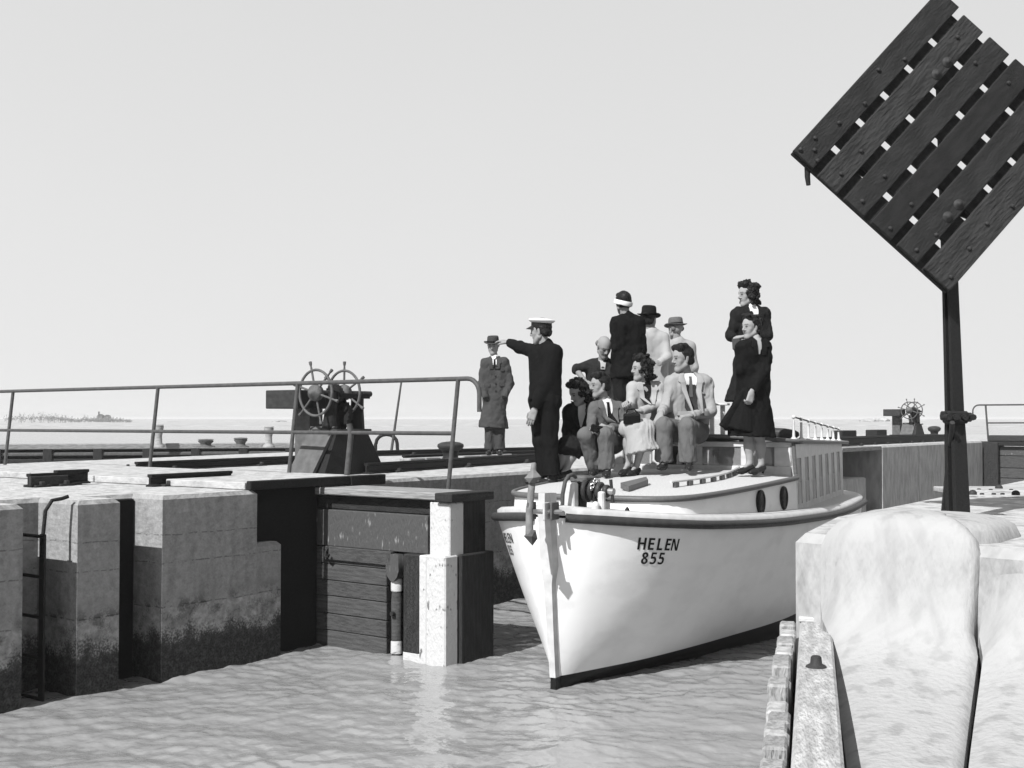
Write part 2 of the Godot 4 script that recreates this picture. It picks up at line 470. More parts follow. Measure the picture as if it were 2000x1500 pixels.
func build_setting() -> void:
	# water: rippled near the lock, a plain sheet out to the horizon
	var n1 := FastNoiseLite.new(); n1.seed = 2; n1.frequency = 0.55; n1.fractal_octaves = 2
	var n2 := FastNoiseLite.new(); n2.seed = 5; n2.frequency = 2.6; n2.fractal_octaves = 3
	var x0 := -7.0; var d0 := 4.5; var c := 0.036
	var nx := 420; var nd := 400
	var vs := PackedVector3Array(); var ns := PackedVector3Array(); var ix := PackedInt32Array()
	var hh := func(x: float, d: float) -> float:
		var wx := x + d * 0.25
		return n1.get_noise_2d(wx * 1.1, d * 1.9) * 0.026 + n2.get_noise_2d(wx * 1.5, d * 2.0) * 0.017 * (0.6 + 0.8 * absf(n1.get_noise_2d(wx * 0.5 + 30.0, d * 0.7)))
	for j in nd + 1:
		for i in nx + 1:
			vs.append(Vector3(x0 + i * c, hh.call(x0 + i * c, d0 + j * c), -(d0 + j * c)))
	for j in nd + 1:
		for i in nx + 1:
			var a := vs[j * (nx + 1) + maxi(i - 1, 0)]; var b := vs[j * (nx + 1) + mini(i + 1, nx)]
			var e := vs[maxi(j - 1, 0) * (nx + 1) + i]; var f := vs[mini(j + 1, nd) * (nx + 1) + i]
			ns.append((b - a).cross(f - e).normalized())
			if i < nx and j < nd:
				var k := j * (nx + 1) + i
				ix.append_array([k, k + nx + 1, k + 1, k + 1, k + nx + 1, k + nx + 2])
	var ar := []
	ar.resize(Mesh.ARRAY_MAX)
	ar[Mesh.ARRAY_VERTEX] = vs; ar[Mesh.ARRAY_NORMAL] = ns; ar[Mesh.ARRAY_INDEX] = ix
	var am := ArrayMesh.new()
	am.add_surface_from_arrays(Mesh.PRIMITIVE_TRIANGLES, ar)
	var wm := inst("water", am, M.sea, self)
	wm.set_meta("kind", "structure"); wm.set_meta("label", "muddy rippled water in the lock entrance")
	var st := nb()
	face(st, [Vector3(-6000, -0.05, 60), Vector3(6000, -0.05, 60), Vector3(6000, -0.05, -7000), Vector3(-6000, -0.05, -7000)], Vector3.UP)
	var sea := struct("open_water", st, M.sea)
	sea.set_meta("label", "pale open water beyond the lock")
	# the low far shore: mud flats seen edge on
	st = nb()
	var prev: Array = []
	for i in 61:
		var lat := -700.0 + i * 24.0
		var near := 330.0 + absf(lat) * 0.12 + n1.get_noise_1d(lat * 0.05) * 60.0
		var h := 0.9 + n1.get_noise_1d(lat * 0.11 + 40.0) * 0.7
		var row := [Vector3(lat, -0.3, -near), Vector3(lat, 0.35, -near - 25), Vector3(lat, h + 0.5, -near - 300), Vector3(lat * 1.6, 1.9, -2600), Vector3(lat * 1.6, -1.0, -2700)]
		if i > 0:
			for k in 4:
				face(st, [prev[k], row[k], row[k + 1], prev[k + 1]], Vector3.UP)
		prev = row
	var sh := struct("far_shore", st, M.shore)
	sh.set_meta("label", "low pale mud flats on the far shore")
	# bushes and two huts on the far shore, at the left
	var spots := [[20, 30, 3.2], [42, 26, 3.6], [62, 26, 3.4], [80, 26, 4.0], [94, 26, 3.6], [106, 24, 3.4], [118, 22, 2.9], [128, 20, 2.6], [140, 20, 2.2], [153, 18, 1.7], [166, 20, 2.7], [178, 18, 2.0], [188, 18, 2.4], [198, 22, 2.2], [214, 20, 2.4], [224, 22, 2.0], [236, 20, 1.8], [250, 20, 1.3]]
	for s in spots:
		var base := P(s[0], 819, 480.0); base.y = 0.7
		var tr := thing("shore_bush", "small hazy bush in the ragged tree line on the far shore", "bush", base, "bushes on the far shore")
		var tk := nb()
		tube(tk, [base - Vector3(0, 0.4, 0), base + Vector3(0, s[2] * 0.5, 0)], [0.18, 0.08], 6)
		obj("trunk", tk, M.leaf, tr)
		var cr := nb()
		for q in 300:
			var dir := Vector3(rng.randfn(), rng.randfn(), rng.randfn()).normalized() * pow(rng.randf(), 0.45)
			var c0 := base + Vector3(dir.x * s[1] * 0.09, s[2] * 0.5 + dir.y * s[2] * (0.42 + 0.3 * sin(dir.x * 9.0 + s[0])), dir.z * 1.6)
			var u := Vector3(rng.randfn(), rng.randfn(), rng.randfn()).normalized() * 0.2
			var v := u.cross(Vector3(rng.randfn(), rng.randfn(), rng.randfn())).normalized() * 0.14
			face(cr, [c0 - u, c0 + v, c0 + u, c0 - v], Vector3.BACK)
		obj("crown", cr, M.leaf, tr)
	for s in [[197, 2.0, 3.3], [210, 1.7, 3.0]]:
		var base := P(s[0], 819, 490.0); base.y = 0.8
		var hut := thing("shore_hut", ["square hazy hut with a chimney on the far shore", "taller narrow hut beside the chimney hut, far shore"][0 if s[0] == 197 else 1], "hut", base, "huts on the far shore")
		piece("wall", hut, Transform3D(Basis.IDENTITY, base + Vector3(0, s[2] * 0.4, 0)), Vector3(s[1], s[2] * 0.8, 3.0), M.wgrey, 0.02)
		var rf := nb()
		var hy: float = s[2] * 0.8
		var w: float = s[1] * 0.55
		for z in [-1.6, 1.6]:
			face(rf, [base + Vector3(-w, hy, z), base + Vector3(w, hy, z), base + Vector3(0, s[2], z)], Vector3(0, 0, z))
		for sd in [-1.0, 1.0]:
			face(rf, [base + Vector3(w * sd, hy, -1.6), base + Vector3(w * sd, hy, 1.6), base + Vector3(0, s[2], 1.6), base + Vector3(0, s[2], -1.6)], Vector3(sd, 1, 0))
		obj("roof", rf, M.iron, hut)
		if s[0] == 197:
			piece("chimney", hut, Transform3D(Basis.IDENTITY, base + Vector3(-0.8, s[2] + 0.3, 0)), Vector3(0.5, 1.4, 0.5), M.iron, 0.02)
	for s in [[1697, 30, 2.4], [1722, 22, 3.0], [330, 40, 1.3], [545, 26, 1.8], [570, 18, 1.4]]:
		var base := P(s[0], 820, 520.0); base.y = 0.0
		var hm := nb()
		var rings: Array = []
		for i in 7:
			var a := PI * i / 6.0
			var ring := PackedVector3Array()
			for j in 14:
				var b := TAU * j / 14
				var rr := sin(a) * (1.0 + 0.25 * sin(j * 2.3 + i))
				ring.append(base + Vector3(cos(b) * rr * s[1] * 0.11, (1.0 + cos(a)) * s[2] * 0.5, sin(b) * rr * 6.0))
			rings.append(ring)
		loft(hm, rings, true, false)
		var ho := struct("hill", hm, M.shore)
		ho.set_meta("label", "low scrubby rise on the far shore")

func build_left_quay() -> void:
	var pts := [[-9, 0], [-1.28, 0], [-1.28, 0.55], [-0.81, 0.55], [-0.81, 0], [-0.42, 0], [-0.42, 0.42], [0, 0.42], [0, 0], [1.04, 0], [1.04, 5.6], [2.6, 5.6], [2.6, 0.39], [14.4, 0.39], [14.4, 9.8], [10.4, 9.4], [3.9, 8.1], [-9, 5.6]]
	var root := thing("lock_wall", "weathered concrete lock wall with recesses, behind the sliding gate", "lock wall", L(0, 0, 0))
	var sw := nb(); var tp := nb()
	var poly := PackedVector2Array()
	for p in pts: poly.append(A0 + W * p[0] - G * p[1])
	prism(sw, tp, poly, -1.2, QY, 0.035)
	obj("wall_face", sw, M.wall, root)
	obj("deck", tp, M.conc, root)
	var far := thing("far_lock_wall", "smoother pale concrete lock wall beyond the launch's stern, with a dark recess", "lock wall", L(25, 2.2, 0))
	sw = nb(); tp = nb()
	poly = PackedVector2Array()
	for p in [[14.42, 2.2], [20.3, 2.2], [20.3, 5.2], [22.8, 5.2], [22.8, 2.2], [31.0, 2.2], [31.0, 5.0], [32.2, 5.0], [32.2, 1.2], [46, 1.2], [46, 14], [14.42, 9.8]]: poly.append(A0 + W * p[0] - G * p[1])
	prism(sw, tp, poly, -1.2, QY, 0.05)
	obj("wall_face", sw, M.far_conc, far)
	obj("deck", tp, M.conc, far)
	sw = nb(); tp = nb()
	poly = PackedVector2Array()
	for p in [[1.042, 0.02], [1.35, 0.02], [1.35, 5.5], [1.042, 5.5]]: poly.append(A0 + W * p[0] - G * p[1])
	prism(sw, tp, poly, -1.2, 1.06, 0.03)
	obj("ledge_face", sw, M.wall, root)
	obj("ledge_top", tp, M.conc, root)
	# far recess: low block and lintel strip
	sw = nb(); tp = nb()
	poly = PackedVector2Array()
	for p in [[20.32, 2.22], [21.75, 2.22], [21.75, 3.38], [20.32, 3.38]]: poly.append(A0 + W * p[0] - G * p[1])
	prism(sw, tp, poly, -1.2, 0.82, 0.03)
	obj("recess_block", sw, M.far_conc, far)
	obj("recess_top", tp, M.conc, far)
	piece("lintel", far, frame(v3(W), Vector3.UP, L(21.55, 3.68, 1.49)), Vector3(2.46, 0.1, 2.94), M.wood_grey, 0.01)
	# steel cover over the gate slot: plates and the dark edge beam
	for i in 5:
		piece("cover_plate", root, frame(v3(W), Vector3.UP, L(1.82, 0.64 + i * 1.16, 1.586)), Vector3(1.74, 0.066, 1.14), M.conc, 0.006)
	piece("edge_beam", root, frame(v3(W), Vector3.UP, L(1.60, 0.03, 1.592)), Vector3(1.28, 0.085, 0.06), M.steel, 0.008)
	piece("end_beam", root, frame(v3(W), Vector3.UP, L(2.50, 0.03, 1.585)), Vector3(0.50, 0.10, 0.08), M.steel, 0.008)
	piece("guide_timber", root, frame(Vector3.UP, v3(W), L(1.485, 0.30, 0.17)), Vector3(2.76, 0.88, 0.34), M.tar_shade, 0.012)
	piece("slot_shade_strip", root, frame(Vector3.UP, v3(W), L(-0.21, 0.395, 0.16)), Vector3(2.7, 0.40, 0.04), M.tar_shade, 0.006)  # near-black strip: shade of the slot back put into its colour
	# bolts and crumbs on the deck
	for q in [[205, 940], [250, 912], [330, 920], [450, 912], [152, 947], [360, 924], [585, 930], [610, 932]]:
		var st := nb()
		var b := PH(q[0], q[1], QY + (0.012 if q[0] > 480 else 0.0))
		lathe(st, Transform3D(Basis.IDENTITY, b), [[0.045, -0.01], [0.045, 0.008], [0.022, 0.012], [0.022, 0.035], [0.002, 0.038]], 8)
		obj("bolt", st, M.iron, root)
	# ladder in the first recess
	var lad := thing("iron_ladder", "narrow iron ladder fixed in the wall recess", "ladder", L(-1.05, 0.33, 0))
	for e in [0.10, 0.52]:
		var st := nb()
		cbox(st, frame(Vector3.UP, v3(W), L(-1.05, e, 0.55)), Vector3(1.5, 0.02, 0.07), 0.004)
		obj("stile", st, M.steel, lad)
	for i in 5:
		var st := nb()
		tube(st, [L(-1.05, 0.08, 1.28 - i * 0.315), L(-1.05, 0.54, 1.28 - i * 0.315)], 0.014, 8)
		obj("rung", st, M.steel, lad)
	var st2 := nb()
	tube(st2, [L(-1.05, 0.10, 1.28), L(-1.03, 0.10, 1.48), L(-0.98, 0.09, 1.56), L(-0.90, 0.08, 1.57), L(-0.85, 0.07, 1.585)], 0.016, 8)
	obj("hand_hook", st2, M.steel, lad)

func build_gate() -> void:
	# sliding gate: leaf across the lock (local direction G), t from 1.94 to 2.40
	var root := thing("sliding_gate", "sliding timber lock gate with white painted end post and pipe railing", "lock gate", L(2.17, -1.57, 0))
	var gf := v3(G)
	var tf := 1.94
	var GX := func(e: float, y: float, dt: float = 0.0) -> Vector3: return L(tf + dt, e, y)
	# horizontal planks of the leaf, left of the slot
	var y0 := -0.45
	var hs := [0.30, 0.32, 0.17, 0.17, 0.15, 0.16, 0.13, 0.13]
	var mats := [M.gate_wood2, M.gate_wood, M.gate_wood, M.gate_wood2, M.gate_wood]
	var y := y0
	var k := 0
	while y < 0.93:
		var h: float = [0.24, 0.20, 0.17, 0.16, 0.17, 0.15, 0.16, 0.14][k % 8]
		if y + h > 0.93: h = 0.96 - y
		for seg in [[-0.765, 5.0, 0.0], [-1.05, -0.985, 0.0]]:
			var jit := rng.randf_range(-0.004, 0.004)
			piece("plank", root, frame(gf, Vector3.UP, GX.call((seg[0] + seg[1]) * 0.5, y + h * 0.5, 0.05 + jit)), Vector3(absf(seg[1] - seg[0]), h - 0.006, 0.10), mats[k % 5], 0.006)
		y += h
		k += 1
	# leaf core, and a near-black sheet that paints the slot's deep shade
	piece("core", root, frame(gf, Vector3.UP, GX.call(1.72, 0.45, 0.28)), Vector3(6.2, 1.9, 0.26), M.gate_wood2, 0.01)
	piece("slot_shade_sheet", root, frame(gf, Vector3.UP, GX.call(-0.875, 0.42, 0.125)), Vector3(0.23, 1.1, 0.04), M.tar_shade, 0.004)
	# upper panel and dark fascia under the coping
	piece("upper_panel", root, frame(gf, Vector3.UP, GX.call(1.85, 1.145, 0.05)), Vector3(6.25, 0.35, 0.10), M.panel, 0.006)
	piece("middle_plank", root, frame(gf, Vector3.UP, GX.call(-0.42, 0.905, 0.015)), Vector3(0.86, 0.13, 0.10), M.gate_wood2, 0.006)
	piece("fascia", root, frame(gf, Vector3.UP, GX.call(1.80, 1.39, 0.10)), Vector3(6.3, 0.13, 0.10), M.gate_dark, 0.006)
	# coping planks on top
	for i in 2:
		piece("coping_plank", root, frame(gf, Vector3.UP, GX.call(1.70 , 1.50, 0.08 + i * 0.27)), Vector3(6.24, 0.07, 0.262), M.wood_grey, 0.01)
	piece("end_cap", root, frame(v3(W), Vector3.UP, GX.call(-1.52, 1.495, 0.23)), Vector3(0.62, 0.08, 0.20), M.gate_dark, 0.008)
	# posts of the free end
	piece("upper_post", root, frame(Vector3.UP, gf, GX.call(-1.44, 1.20, 0.07)), Vector3(0.50, 0.24, 0.20), M.white_old, 0.01)
	piece("upper_end_board", root, frame(Vector3.UP, gf, GX.call(-1.48, 1.19, 0.335)), Vector3(0.54, 0.16, 0.31), M.gate_dark, 0.01)
	piece("lower_post", root, frame(Vector3.UP, gf, GX.call(-1.46, 0.26, -0.02)), Vector3(1.44, 0.23, 0.18), M.white_old, 0.012)
	piece("lower_end_board", root, frame(Vector3.UP, gf, GX.call(-1.475, 0.26, 0.32)), Vector3(1.44, 0.26, 0.48), M.gate_dark, 0.012)
	piece("dark_board", root, frame(Vector3.UP, gf, GX.call(-1.15, 0.42, -0.005)), Vector3(1.10, 0.20, 0.16), M.gate_dark, 0.01)
	piece("white_margin", root, frame(Vector3.UP, gf, GX.call(-1.295, 0.42, -0.012)), Vector3(1.10, 0.09, 0.16), M.white_old, 0.008)
	piece("white_sill", root, frame(gf, Vector3.UP, GX.call(-1.195, -0.03, -0.008)), Vector3(0.29, 0.23, 0.16), M.white_old, 0.008)
	piece("foot_board", root, frame(gf, Vector3.UP, GX.call(-1.195, -0.35, -0.005)), Vector3(0.29, 0.40, 0.16), M.gate_wood2, 0.008)
	# hanging spindle in the slot
	var sp := nb()
	var c: Vector3 = GX.call(-0.87, 0, 0.03)
	lathe(sp, Transform3D(Basis.IDENTITY, c), [[0.03, -0.05], [0.042, 0.02], [0.044, 0.10], [0.048, 0.16], [0.052, 0.50], [0.044, 0.62], [0.04, 0.80]], 12, 1.0, 0.7)
	obj("spindle", sp, M.gate_wood, root)
	for yy in [0.085, 0.66]:
		var wb := nb()
		lathe(wb, Transform3D(Basis.IDENTITY, c + Vector3(0, yy, 0)), [[0.044, -0.06], [0.055, -0.055], [0.053, 0.055], [0.044, 0.06]], 12, 1.0, 0.72)
		obj("white_band", wb, M.white_old, root)
	var sk := nb()
	var rings: Array = []
	for z in [0.0, 0.09]:
		var ring := PackedVector3Array()
		for q in [[-0.075, 0.95], [-0.08, 0.80], [-0.06, 0.74], [-0.02, 0.70], [0.02, 0.70], [0.06, 0.74], [0.08, 0.80], [0.075, 0.95]]:
			ring.append(GX.call(-0.87, q[1], -0.035 + z) + gf * q[0])
		rings.append(ring)
	loft(sk, rings)
	obj("shackle", sk, M.panel, root)
	var pin := nb()
	tube(pin, [c + v3(W) * -0.04 + Vector3(0, 0.40, 0), c + v3(W) * -0.075 + Vector3(0, 0.40, 0)], 0.02, 10)
	obj("pin", pin, M.dark, root)
	for hk in [[0.30, 0.92, 0.0], [-0.03, 0.92, 0.0], [-0.87, -0.06, 0.0]]:
		var st := nb()
		var b: Vector3 = GX.call(hk[0], hk[1], -0.02)
		tube(st, [b + Vector3(0, 0.05, 0), b + v3(-W) * 0.04 + Vector3(0, 0.0, 0), b + v3(-W) * 0.05 + Vector3(0.0, -0.045, 0), b + v3(-W) * 0.055 + gf * 0.035 + Vector3(0, -0.06, 0), b + v3(-W) * 0.055 + gf * 0.06 + Vector3(0, -0.02, 0)], 0.013, 8)
		obj("hook", st, M.steel, root)
	# pipe railing along the back edge
	var r0 := P(875, 950, 11.8); r0.y = 1.52
	var dirr := (v3(Vector2(-4.4, 14.9)) - v3(Vector2(-0.615, 11.8))).normalized()
	var lean := Vector3(0.095, 0, -0.03)
	var top_at := func(s: float) -> Vector3: return Vector3(r0.x, 0, r0.z) + dirr * s + lean + Vector3(0, 2.585, 0)
	var bend: Array = []
	for i in range(28): bend.append(top_at.call(9.0 - i * 0.33))
	var last: Vector3 = top_at.call(-0.12)
	bend.append(last)
	for i in 6:
		var a := (i + 1) * PI / 12.0
		bend.append(last - dirr * sin(a) * 0.15 - Vector3(0, (1.0 - cos(a)) * 0.15, 0))
	bend.append(bend[-1] - Vector3(0, 0.17, 0))
	var st3 := nb()
	tube(st3, bend, 0.023, 10)
	obj("top_rail", st3, M.pipe, root)
	st3 = nb()
	tube(st3, [Vector3(r0.x, 2.06, r0.z) + lean * 0.5, Vector3(r0.x, 2.05, r0.z) + dirr * 4.0 + lean * 0.5, Vector3(r0.x, 2.04, r0.z) + dirr * 9.0 + lean * 0.5], 0.021, 10)
	obj("middle_rail", st3, M.pipe, root)
	for s in [0.0, 2.33, 4.89, 8.3]:
		st3 = nb()
		var b: Vector3 = Vector3(r0.x, 1.5, r0.z) + dirr * float(s)
		tube(st3, [b, b + lean + Vector3(0, 1.08, 0)], 0.022, 10)
		obj("railing_post", st3, M.pipe, root)
	st3 = nb()
	var b2 := Vector3(r0.x, 1.53, r0.z) + dirr * 1.42
	tube(st3, [b2, b2 + lean * 0.5 + Vector3(0, 0.52, 0), b2 + lean * 0.5 + Vector3(-0.02, 0.62, 0)], 0.03, 10)
	obj("short_post", st3, M.pipe, root)

func rail(parent: Node, a: Vector3, b: Vector3, m: Material, h: float = 0.12) -> void:
	var x := (b - a).normalized()
	var xf := frame(x, Vector3.UP, (a + b) * 0.5)
	var ln := a.distance_to(b)
	var rings: Array = []
	for s in [-0.5, 0.5]:
		var ring := PackedVector3Array()
		for q in [[-0.055, 0.0], [-0.055, 0.012], [-0.012, 0.028], [-0.012, h - 0.035], [-0.032, h - 0.026], [-0.032, h - 0.004], [-0.026, h], [0.026, h], [0.032, h - 0.004], [0.032, h - 0.026], [0.012, h - 0.035], [0.012, 0.028], [0.055, 0.012], [0.055, 0.0]]:
			ring.append(xf * Vector3(s * ln, q[1], q[0]))
		rings.append(ring)
	var st := nb()
	# flat shaded sides
	for j in 14:
		var j1 := (j + 1) % 14
		var e: Vector3 = rings[0][j1] - rings[0][j]
		face(st, [rings[0][j], rings[0][j1], rings[1][j1], rings[1][j]], e.cross(x) if e.cross(x).dot(rings[0][j] - (xf * Vector3(-0.5 * ln, h * 0.5, 0))) > 0 else x.cross(e))
	for s in 2:
		var c := xf * Vector3((s - 0.5) * ln, h * 0.5, 0)
		var o := x * (1.0 if s == 1 else -1.0)
		for q in [[0, 1, 2, 11, 12, 13], [2, 3, 10, 11], [3, 4, 5, 6, 7, 8, 9, 10]]:
			var pp: Array = []
			for i in q: pp.append(rings[s][i])
			face(st, pp, o)
	obj("rail", st, m, parent)
func chair(parent: Node, p: Vector3, x: Vector3) -> void:
	var st := nb()
	cbox(st, frame(x, Vector3.UP, p + Vector3(0, 0.01, 0)), Vector3(0.16, 0.025, 0.2), 0.004)
	cbox(st, frame(x, Vector3.UP, p + x.cross(Vector3.UP) * 0.075 + Vector3(0, 0.035, 0)), Vector3(0.05, 0.04, 0.05), 0.008)
	obj("chair_clip", st, M.iron, parent)

func build_quay_things() -> void:
	# rails on the left quay
	var rl := [
		[Vector2(55, 952), Vector2(150, 947), "short bolted steel rail with a fishplate joint beside the ladder recess", 0.13],
		[Vector2(292, 951), Vector2(450, 942), "short dark rail offcut lying near the deck edge", 0.12],
		[Vector2(266, 921), Vector2(600, 905), "long dark rail passing behind the railing posts", 0.12],
		[Vector2(715, 926), Vector2(1085, 900), "long dark rail running along the wall top behind the bollard", 0.13],
		[Vector2(788, 902), Vector2(1085, 889), "dark rail that the man in the overcoat stands behind", 0.10],
		[Vector2(735, 891), Vector2(1085, 882), "farthest thin rail behind the mushroom bollard", 0.10]]
	for r in rl:
		var a := PH(r[0].x, r[0].y, QY); var b := PH(r[1].x, r[1].y, QY)
		var t := thing("steel_rail", r[2], "rail", (a + b) * 0.5, "steel rails on the left quay")
		rail(t, a, b, M.steel, r[3])
		var ln := a.distance_to(b)
		var nch := maxi(2, int(ln / 1.7))
		for i in nch:
			chair(t, a.lerp(b, (i + 0.35) / nch), (b - a).normalized())
		if r[0].x < 60:
			var x := (b - a).normalized()
			piece("fishplate", t, frame(x, Vector3.UP, a.lerp(b, 0.35) + x.cross(Vector3.UP) * 0.05 + Vector3(0, 0.06, 0)), Vector3(0.42, 0.09, 0.03), M.iron, 0.006)
			rail(t, a.lerp(b, 0.55) + Vector3(0, 0.012, 0) , b + x * 0.12 + Vector3(0, 0.012, 0), M.steel, 0.14)
	# timber baulks under the far rails
	for q in [[790, 903, 880, 899], [895, 898, 990, 893]]:
		var a := PH(q[0], q[1], QY); var b := PH(q[2], q[3], QY)
		var t := thing("timber_baulk", "pale timber baulk bedded between the rails, " + ("left of" if q[0] == 790 else "right of") + " the bollard", "timber", (a + b) * 0.5, "timber baulks between the rails")
		for i in 3:
			piece("block", t, frame(b - a, Vector3.UP, a.lerp(b, (i + 0.5) / 3.0) + Vector3(0, 0.03, 0)), Vector3(a.distance_to(b) / 3.0 - 0.02, 0.06, 0.22), M.wood_pale, 0.008)
	bollard(PH(880, 903, QY), 0.40, 0.31, "dark mushroom bollard standing behind the railing end")
	bollard(PH(1825, 858, QY), 0.40, 0.42, "dark mushroom bollard beside the far handwheel stand")
	# hoop and leaning rod behind the winch
	var hb := PH(755, 882, QY)
	var hp := thing("iron_hoop", "low bent iron hoop standing behind the winch", "hoop", hb)
	var pth: Array = [hb + Vector3(-0.22, -0.02, 0), hb + Vector3(-0.22, 0.14, 0)]
	for i in 9:
		var a := PI - PI * i / 8.0
		pth.append(hb + Vector3(cos(a) * 0.21, 0.16 + sin(a) * 0.18, 0))
	pth.append(hb + Vector3(0.22, -0.02, 0))
	var st := nb()
	tube(st, pth, 0.035, 8)
	obj("hoop_bar", st, M.steel, hp)
	var rb := PH(764, 884, QY)
	var rd := thing("leaning_rod", "thin iron rod leaning up through the hoop", "rod", rb)
	st = nb()
	tube(st, [rb, P(784, 745, -rb.z - 0.1)], [0.028, 0.018], 8)
	obj("rod_shaft", st, M.pipe, rd)
	st = nb()
	lathe(st, Transform3D(Basis.IDENTITY, rb), [[0.06, -0.01], [0.06, 0.02], [0.035, 0.05]], 8)
	obj("foot", st, M.iron, rd)
	winch(PH(657, 926, QY), "gate winch with two spoked handwheels on a tapered pedestal behind the railing", 1.0)
	winch(PH(1783, 860, QY), "distant handwheel winch standing on the far wall", 0.95)
	# wharf edge across the back of the left quay
	var wa := P(-260, 868, 33.0); var wb := P(700, 868, 36.0)
	var wf := thing("timber_wharf", "long low grey wharf edge beyond the left quay", "wharf", (wa + wb) * 0.5)
	var x := (wb - wa); x.y = 0
	var len := x.length()
	var mid := (wa + wb) * 0.5
	for k in [[1.43, 0.16, 0.30, M.wood_grey], [1.22, 0.10, 0.20, M.wgrey], [1.02, 0.14, 0.22, M.gate_dark], [0.72, 0.22, 0.2, M.wgrey]]:
		piece("wale", wf, frame(x, Vector3.UP, Vector3(mid.x, k[0], mid.z)), Vector3(len, k[1], k[2]), k[3], 0.02)
	piece("backing", wf, frame(x, Vector3.UP, Vector3(mid.x, 0.55, mid.z - 0.35)), Vector3(len, 1.72, 0.3), M.gate_dark, 0.02)
	piece("wharf_deck", wf, frame(x, Vector3.UP, Vector3(mid.x, 1.38, mid.z - 1.6)), Vector3(len, 0.1, 2.2), M.wood_grey, 0.02)
	for i in 10:
		piece("pile", wf, frame(Vector3.UP, x, wa.lerp(wb, (i + 0.5) / 10.0) * Vector3(1, 0, 1) + Vector3(0, 0.3, 0.02)), Vector3(2.2, 0.26, 0.26), M.gate_dark, 0.03)
	for q in [[310, 0.55, 0.10], [525, 0.5, 0.10], [402, 0.14, 0.16], [470, 0.18, 0.14]]:
		var b := P(q[0], 868, 34.3); b.y = 1.43
		var t := thing("wharf_post", "pale tapered post on the wharf edge" if q[1] > 0.3 else "stubby low mooring post on the wharf edge", "post", b, "posts on the wharf edge")
		st = nb()
		var hh: float = q[1]
		lathe(st, Transform3D(Basis.IDENTITY, b), [[q[2] * 1.7, -0.02], [q[2] * 1.6, hh * 0.06], [q[2], hh * 0.16], [q[2] * 0.9, hh * 0.5], [q[2] * 1.4, hh], [q[2] * 1.2, hh + 0.03]], 12)
		obj("shaft", st, M.wood_pale if hh > 0.3 else M.wgrey, t)
		st = nb()
		lathe(st, Transform3D(Basis.IDENTITY, b), [[q[2] * 1.45, hh + 0.032], [q[2] * 1.3, hh + 0.06], [0.01, hh + 0.07]], 12)
		obj("cap", st, M.wood_pale if hh > 0.3 else M.wgrey, t)

func bollard(b: Vector3, w: float, h: float, label: String) -> void:
	var t := thing("mooring_bollard", label, "bollard", b, "mooring bollards")
	var st := nb()
	var r := w * 0.5
	lathe(st, Transform3D(Basis.IDENTITY, b), [[r * 0.72, -0.01], [r * 0.70, h * 0.1], [r * 0.58, h * 0.22], [r * 0.56, h * 0.42], [r * 0.62, h * 0.55]], 18)
	obj("stem", st, M.steel, t)
	st = nb()
	lathe(st, Transform3D(Basis.IDENTITY, b), [[r * 0.60, h * 0.55], [r * 0.9, h * 0.66], [r, h * 0.78], [r * 0.96, h * 0.88], [r * 0.7, h * 0.96], [r * 0.3, h], [0.01, h * 1.01]], 18)
	obj("head", st, M.iron, t)

func handwheel(parent: Node, c: Vector3, axis: Vector3, r: float, ph: float) -> void:
	axis = axis.normalized()
	var st := nb()
	torus(st, c, axis, r, 0.016, 36, 8)
	var rim := obj("wheel_rim", st, M.wgrey, parent)
	var u := Vector3.UP
	u = (u - axis * u.dot(axis)).normalized()
	var v := axis.cross(u)
	st = nb()
	var hub := frame(u, axis)
	lathe(st, Transform3D(Basis(u, axis, u.cross(axis)), c), [[0.02, -0.06], [0.085, -0.05], [0.10, 0.0], [0.09, 0.04], [0.045, 0.055], [0.03, 0.09], [0.005, 0.09]], 18)
	obj("wheel_hub", st, M.wgrey, rim)
	for i in 6:
		var a := ph + TAU * i / 6.0
		var dir := u * cos(a) + v * sin(a)
		st = nb()
		tube(st, [c + dir * 0.05, c + dir * (r + 0.02), c + dir * (r + 0.05), c + dir * (r + 0.075), c + dir * (r + 0.105), c + dir * (r + 0.11)], [0.013, 0.013, 0.010, 0.017, 0.02, 0.012], 8)
		obj("spoke", st, M.wgrey, rim)

